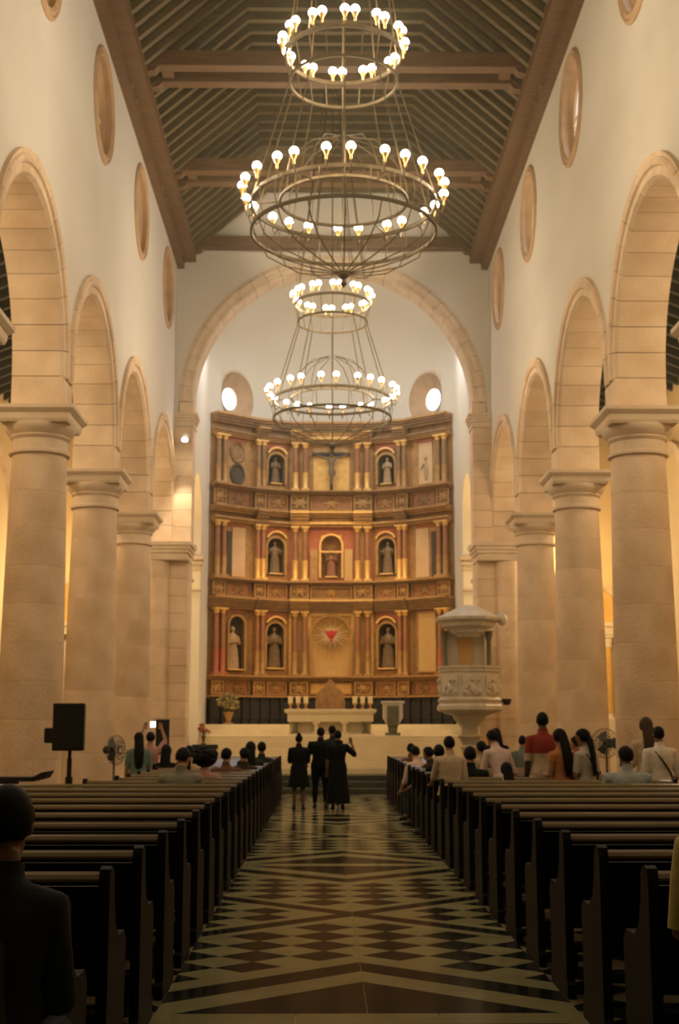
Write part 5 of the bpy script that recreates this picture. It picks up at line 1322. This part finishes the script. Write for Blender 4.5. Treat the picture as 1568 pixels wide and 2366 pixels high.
def build_people():
    tmp = []
    for P in PENDING:
        b, bones, I = build_body(P)
        o = link('body_volume', b.mesh('body_volume', SK['tan'])); r = o.modifiers.new('remesh', 'REMESH'); r.mode = 'VOXEL'; r.voxel_size = P['vox']; r.adaptivity = 0
        tmp.append((P, o, bones, I))
    bpy.context.view_layer.update(); dg = bpy.context.evaluated_depsgraph_get()
    for P, o, bones, I in tmp:
        ev = o.evaluated_get(dg); me = ev.to_mesh()
        co = np.zeros(len(me.vertices)*3); me.vertices.foreach_get('co', co); co = co.reshape(-1,3)
        lt = np.zeros(len(me.polygons), int); me.polygons.foreach_get('loop_total', lt)
        li = np.zeros(len(me.loops), int); me.loops.foreach_get('vertex_index', li)
        faces = li.reshape(-1,4) if (lt == 4).all() else np.array([list(p.vertices)+[p.vertices[-1]]*(4-len(p.vertices)) for p in me.polygons])
        ev.to_mesh_clear(); bpy.data.objects.remove(o)
        P['obj'] = finish(P, co, faces, bones, I); P['info'] = I
row = lambda k: 4.25+1.1*k
SIT, STD = 0.20, 0.62
# crowd beside the loudspeakers
person('standing person with long black hair and a pale teal top beside the tripod loudspeaker', -3.40, row(16)+STD+0.3, 1.55, 'stand', 0.2, 'teal', 'denim', 'tan', 'black', 'long', ('down','bent'))
person('person in a pink top raising both arms to film with a lit phone', -3.31, row(17)+STD, 1.56, 'stand', 0.0, 'pink', 'denim', 'tan', 'black', 'short', ('phone','phone'))
person('seated person in black with long black hair under the smaller loudspeaker', -2.98, row(17)+SIT, 1.70, 'sit', 0.0, 'black', 'black', 'tan', 'black', 'long', ('lap','lap'), sleeves=1.6)
person('broad person in a grey-green shirt seated in front of the curly-haired person', -2.02, row(11)+SIT, 1.80, 'sit', 0.0, 'greygreen', 'denim', 'fair', 'black', 'short', ('lap','lap'), turn=-0.5, nod=0.25, bulk=1.15, sleeves=0.6)
person('seated person with a huge mass of dark curly hair and dusty pink top', -1.92, row(13)+SIT, 1.62, 'sit', 0.0, 'pink', 'denim', 'tan', 'black', 'afro', ('lap','lap'), sleeves=0.4)
person('pale-topped person with dark hair behind the grey-green shirt', -2.47, row(16)+SIT, 1.70, 'sit', 0.0, 'cream', 'denim', 'fair', 'black', 'tail', ('lap','lap'))
person('brown-topped person seated next to the curly-haired person', -1.78, row(15)+SIT, 1.66, 'sit', 0.3, 'brown', 'denim', 'fair', 'black', 'short', ('lap','lap'), turn=-0.7, sleeves=1.6, bulk=1.1)
person('dark-brown-topped person in the same pew as the brown top', -1.36-0.2, row(16)+SIT, 1.64, 'sit', -0.2, 'darkbrown', 'black', 'tan', 'black', 'short', ('lap','lap'), turn=0.7, sleeves=1.6)
person('person in charcoal with long dark hair seated two places from the aisle', -1.58, row(18)+SIT, 1.78, 'sit', 0.0, 'charcoal', 'black', 'tan', 'black', 'long', ('lap','lap'), sleeves=1.6)
person('short-haired person in a dark top seated at the aisle end, loudspeaker side', -1.48, row(20)+SIT, 1.74, 'sit', 0.0, 'charcoal', 'black', 'brown', 'black', 'short', ('lap','lap'), sleeves=1.5)
# standing in the aisle
person('woman in a black short-sleeved dress standing alone in the aisle, hair in a bun', -0.77, 27.85, 1.50, 'stand', 0.0, 'black', 'black', 'brown', 'black', 'bun', ('bent','bent'), skirt='dress', sleeves=0.6, bulk=1.08)
person('broad man in black standing in the aisle, head tilted towards his neighbour', -0.32, 28.3, 1.64, 'stand', 0.0, 'black', 'black', 'brown', 'black', 'short', ('side','down'), turn=-0.4, bulk=1.2, sleeves=0.6)
person('person in black standing furthest up the aisle, behind the huddle', -0.06, 29.3, 1.68, 'stand', 0.1, 'charcoal', 'black', 'brown', 'black', 'short', ('down','down'), turn=0.4)
person('person in a long black skirt in the aisle with one arm raised', 0.04, 27.75, 1.58, 'stand', 0.0, 'black', 'black', 'brown', 'black', 'short', ('down','fist'), skirt='long', bulk=1.1, sleeves=0.6)
# crowd on the pulpit side
person('dark-haired person in brown seated at the aisle end far up front, pulpit side', 1.55, row(21)+SIT, 1.66, 'sit', 0.3, 'brown', 'black', 'tan', 'black', 'short', ('lap','lap'), turn=-0.5, sleeves=0.5)
person('person in a pale pink top leaning forward in the pews', 1.52, row(18)+SIT, 1.72, 'sit', 0.4, 'palepink', 'denim', 'fair', 'black', 'short', ('reach','lap'), lean=0.35, sleeves=0.8)
person('person in a dark brown top with arm stretched toward the pale pink one', 1.66, row(17)+SIT, 1.66, 'sit', 0.9, 'darkbrown', 'black', 'brown', 'black', 'short', ('reach','lap'), sleeves=0.5, lean=0.15)
person('person all in black seated at the aisle end next to the cream shirt', 1.56, row(15)+SIT, 1.76, 'sit', 0.4, 'black', 'black', 'brown', 'black', 'short', ('lap','lap'), turn=-0.4, sleeves=1.5)
person('person in a cream shirt with rolled sleeves standing at the end of a pew', 1.46, row(12)+STD, 1.52, 'stand', 0.15, 'cream', 'black', 'tan', 'black', 'short', ('reach','down'), lean=0.08, sleeves=0.7, bulk=1.05)
person('black-clothed person with short black hair seated behind the cream shirt', 1.80, row(13)+SIT, 1.76, 'sit', 0.0, 'black', 'black', 'tan', 'black', 'short', ('lap','lap'), bulk=1.1, sleeves=1.6)
person('person in a beige top with dark hair in front of the pulpit stem', 2.62, row(18)+SIT, 1.80, 'sit', 0.2, 'beige', 'denim', 'tan', 'black', 'tail', ('lap','lap'), turn=0.4)
person('standing woman with long black hair and dark top before the pulpit', 2.80, row(17)+STD, 1.62, 'stand', 0.2, 'black', 'denim', 'brown', 'black', 'long', ('bent','bent'))
person('person in a white-pink blouse bending over the pew', 2.34, row(13)+STD, 1.66, 'stand', 0.5, 'palepink', 'denim', 'tan', 'black', 'short', ('reach','down'), lean=0.42, sleeves=0.9)
person('child with dark hair in a whitish green top below the white-pink blouse', 2.16, row(12)+SIT, 1.40, 'sit', 0.2, 'offwhite', 'denim', 'tan', 'black', 'long', ('lap','lap'), sleeves=0.3)
person('young person in a blue-grey shirt standing left of the tall red-topped man', 3.26, row(17)+STD, 1.50, 'stand', 0.0, 'bluegrey', 'denim', 'tan', 'black', 'crop', ('down','down'))
person('tall man in a shirt with dark red shoulders and cream body', 2.90, row(13)+STD, 1.85, 'stand', 0.0, 'cream', 'denim', 'dark', 'black', 'crop', ('down','down'), sleeves=0.6, yoke='red')
person('woman with very long black hair in an orange top beside the tall man', 2.96, row(12)+STD, 1.61, 'stand', 0.6, 'orange', 'coral', 'tan', 'black', 'long', ('bent','down'), sleeves=0.2)
person('person in a bright red top partly behind the woman in a white-grey blouse', 3.60, row(14)+STD, 1.50, 'stand', 0.9, 'coral', 'red', 'tan', 'black', 'short', ('bent','down'), sleeves=0.5)
person('woman with long black hair in a white-grey blouse, face turned to the aisle', 3.30, row(12)+STD, 1.61, 'stand', 0.7, 'offwhite', 'denim', 'tan', 'black', 'long', ('bent','down'), turn=0.5, nod=0.15, strap=-1)
person('broad man with thick black hair in a pale blue-grey shirt, seated', 3.50, row(11)+SIT, 1.82, 'sit', 0.0, 'paleblue', 'denim', 'brown', 'black', 'short', ('lap','lap'), turn=0.4, bulk=1.25, sleeves=0.9)
person('tall woman with brown hair and a cream top standing beside the stone column', 4.40, row(13)+STD, 1.77, 'stand', 0.1, 'cream', 'denim', 'fair', 'brown', 'long', ('bent','down'), sleeves=0.6)
person('person with cropped black hair in a white shirt with a dark diagonal strap', 4.30, row(12)+STD, 1.65, 'stand', 0.15, 'white', 'denim', 'brown', 'black', 'crop', ('down','side'), sleeves=0.7, strap=-1, bulk=1.08)
# the two people close to the camera
person('dark-haired person in a dark grey shirt seated close to the camera, back turned', -1.36, row(0)+0.36, 1.86, 'sit', 0.0, 'charcoal', 'black', 'brown', 'black', 'short', ('lap','lap'), lean=0.06, sleeves=0.7, vox=0.010, bulk=0.90)
person('person in a pale yellow short-sleeved shirt cut off by the frame edge', 1.14, 4.5, 1.55, 'stand', 0.0, 'yellow', 'black', 'brown', 'black', 'short', ('bent','bent'), sleeves=0.62, bulk=1.1, vox=0.010)
build_people()
# lit phone held up by the filming person
I = PENDING[1]['info']; P = PENDING[1]
h0 = (I['hands'][0][0] + I['hands'][1][0])*0.5 + (I['hands'][0][1] + I['hands'][1][1])*0.045
o = thing('phone', 'phone with glowing white screen held up beside the smaller loudspeaker', 'phone', (P['x']+h0.x, P['y']+h0.y, h0.z))
b = MB(); b.box(-0.05, 0.05, -0.005, 0.005, -0.03, 0.08); obj('case', b, M['black'], o, bevel=0.003)
b = MB(); b.box(-0.046, 0.046, -0.007, -0.0052, -0.026, 0.076); obj('screen', b, M['screen'], o)

# ------------------------------------------------------------------ thin added scatter volume imitating lens bloom and film veil
m = bpy.data.materials.new('bloom_veil'); m.use_nodes = True; t = m.node_tree; t.nodes.remove(t.nodes['Principled BSDF'])
vs = t.nodes.new('ShaderNodeVolumeScatter'); vs.inputs['Density'].default_value = 0.0032; vs.inputs['Anisotropy'].default_value = 0.78; vs.inputs['Color'].default_value = (1, 0.92, 0.66, 1)
t.links.new(vs.outputs[0], t.nodes['Material Output'].inputs['Volume'])
b = MB(); b.box(-4.45, 4.45, 6.0, 36.9, 3.0, 17.2); o = obj('bloom_veil', b, m); tag(o, 'added golden scatter volume imitating lens bloom around the chandeliers', 'bloom_veil', None, 'stuff')
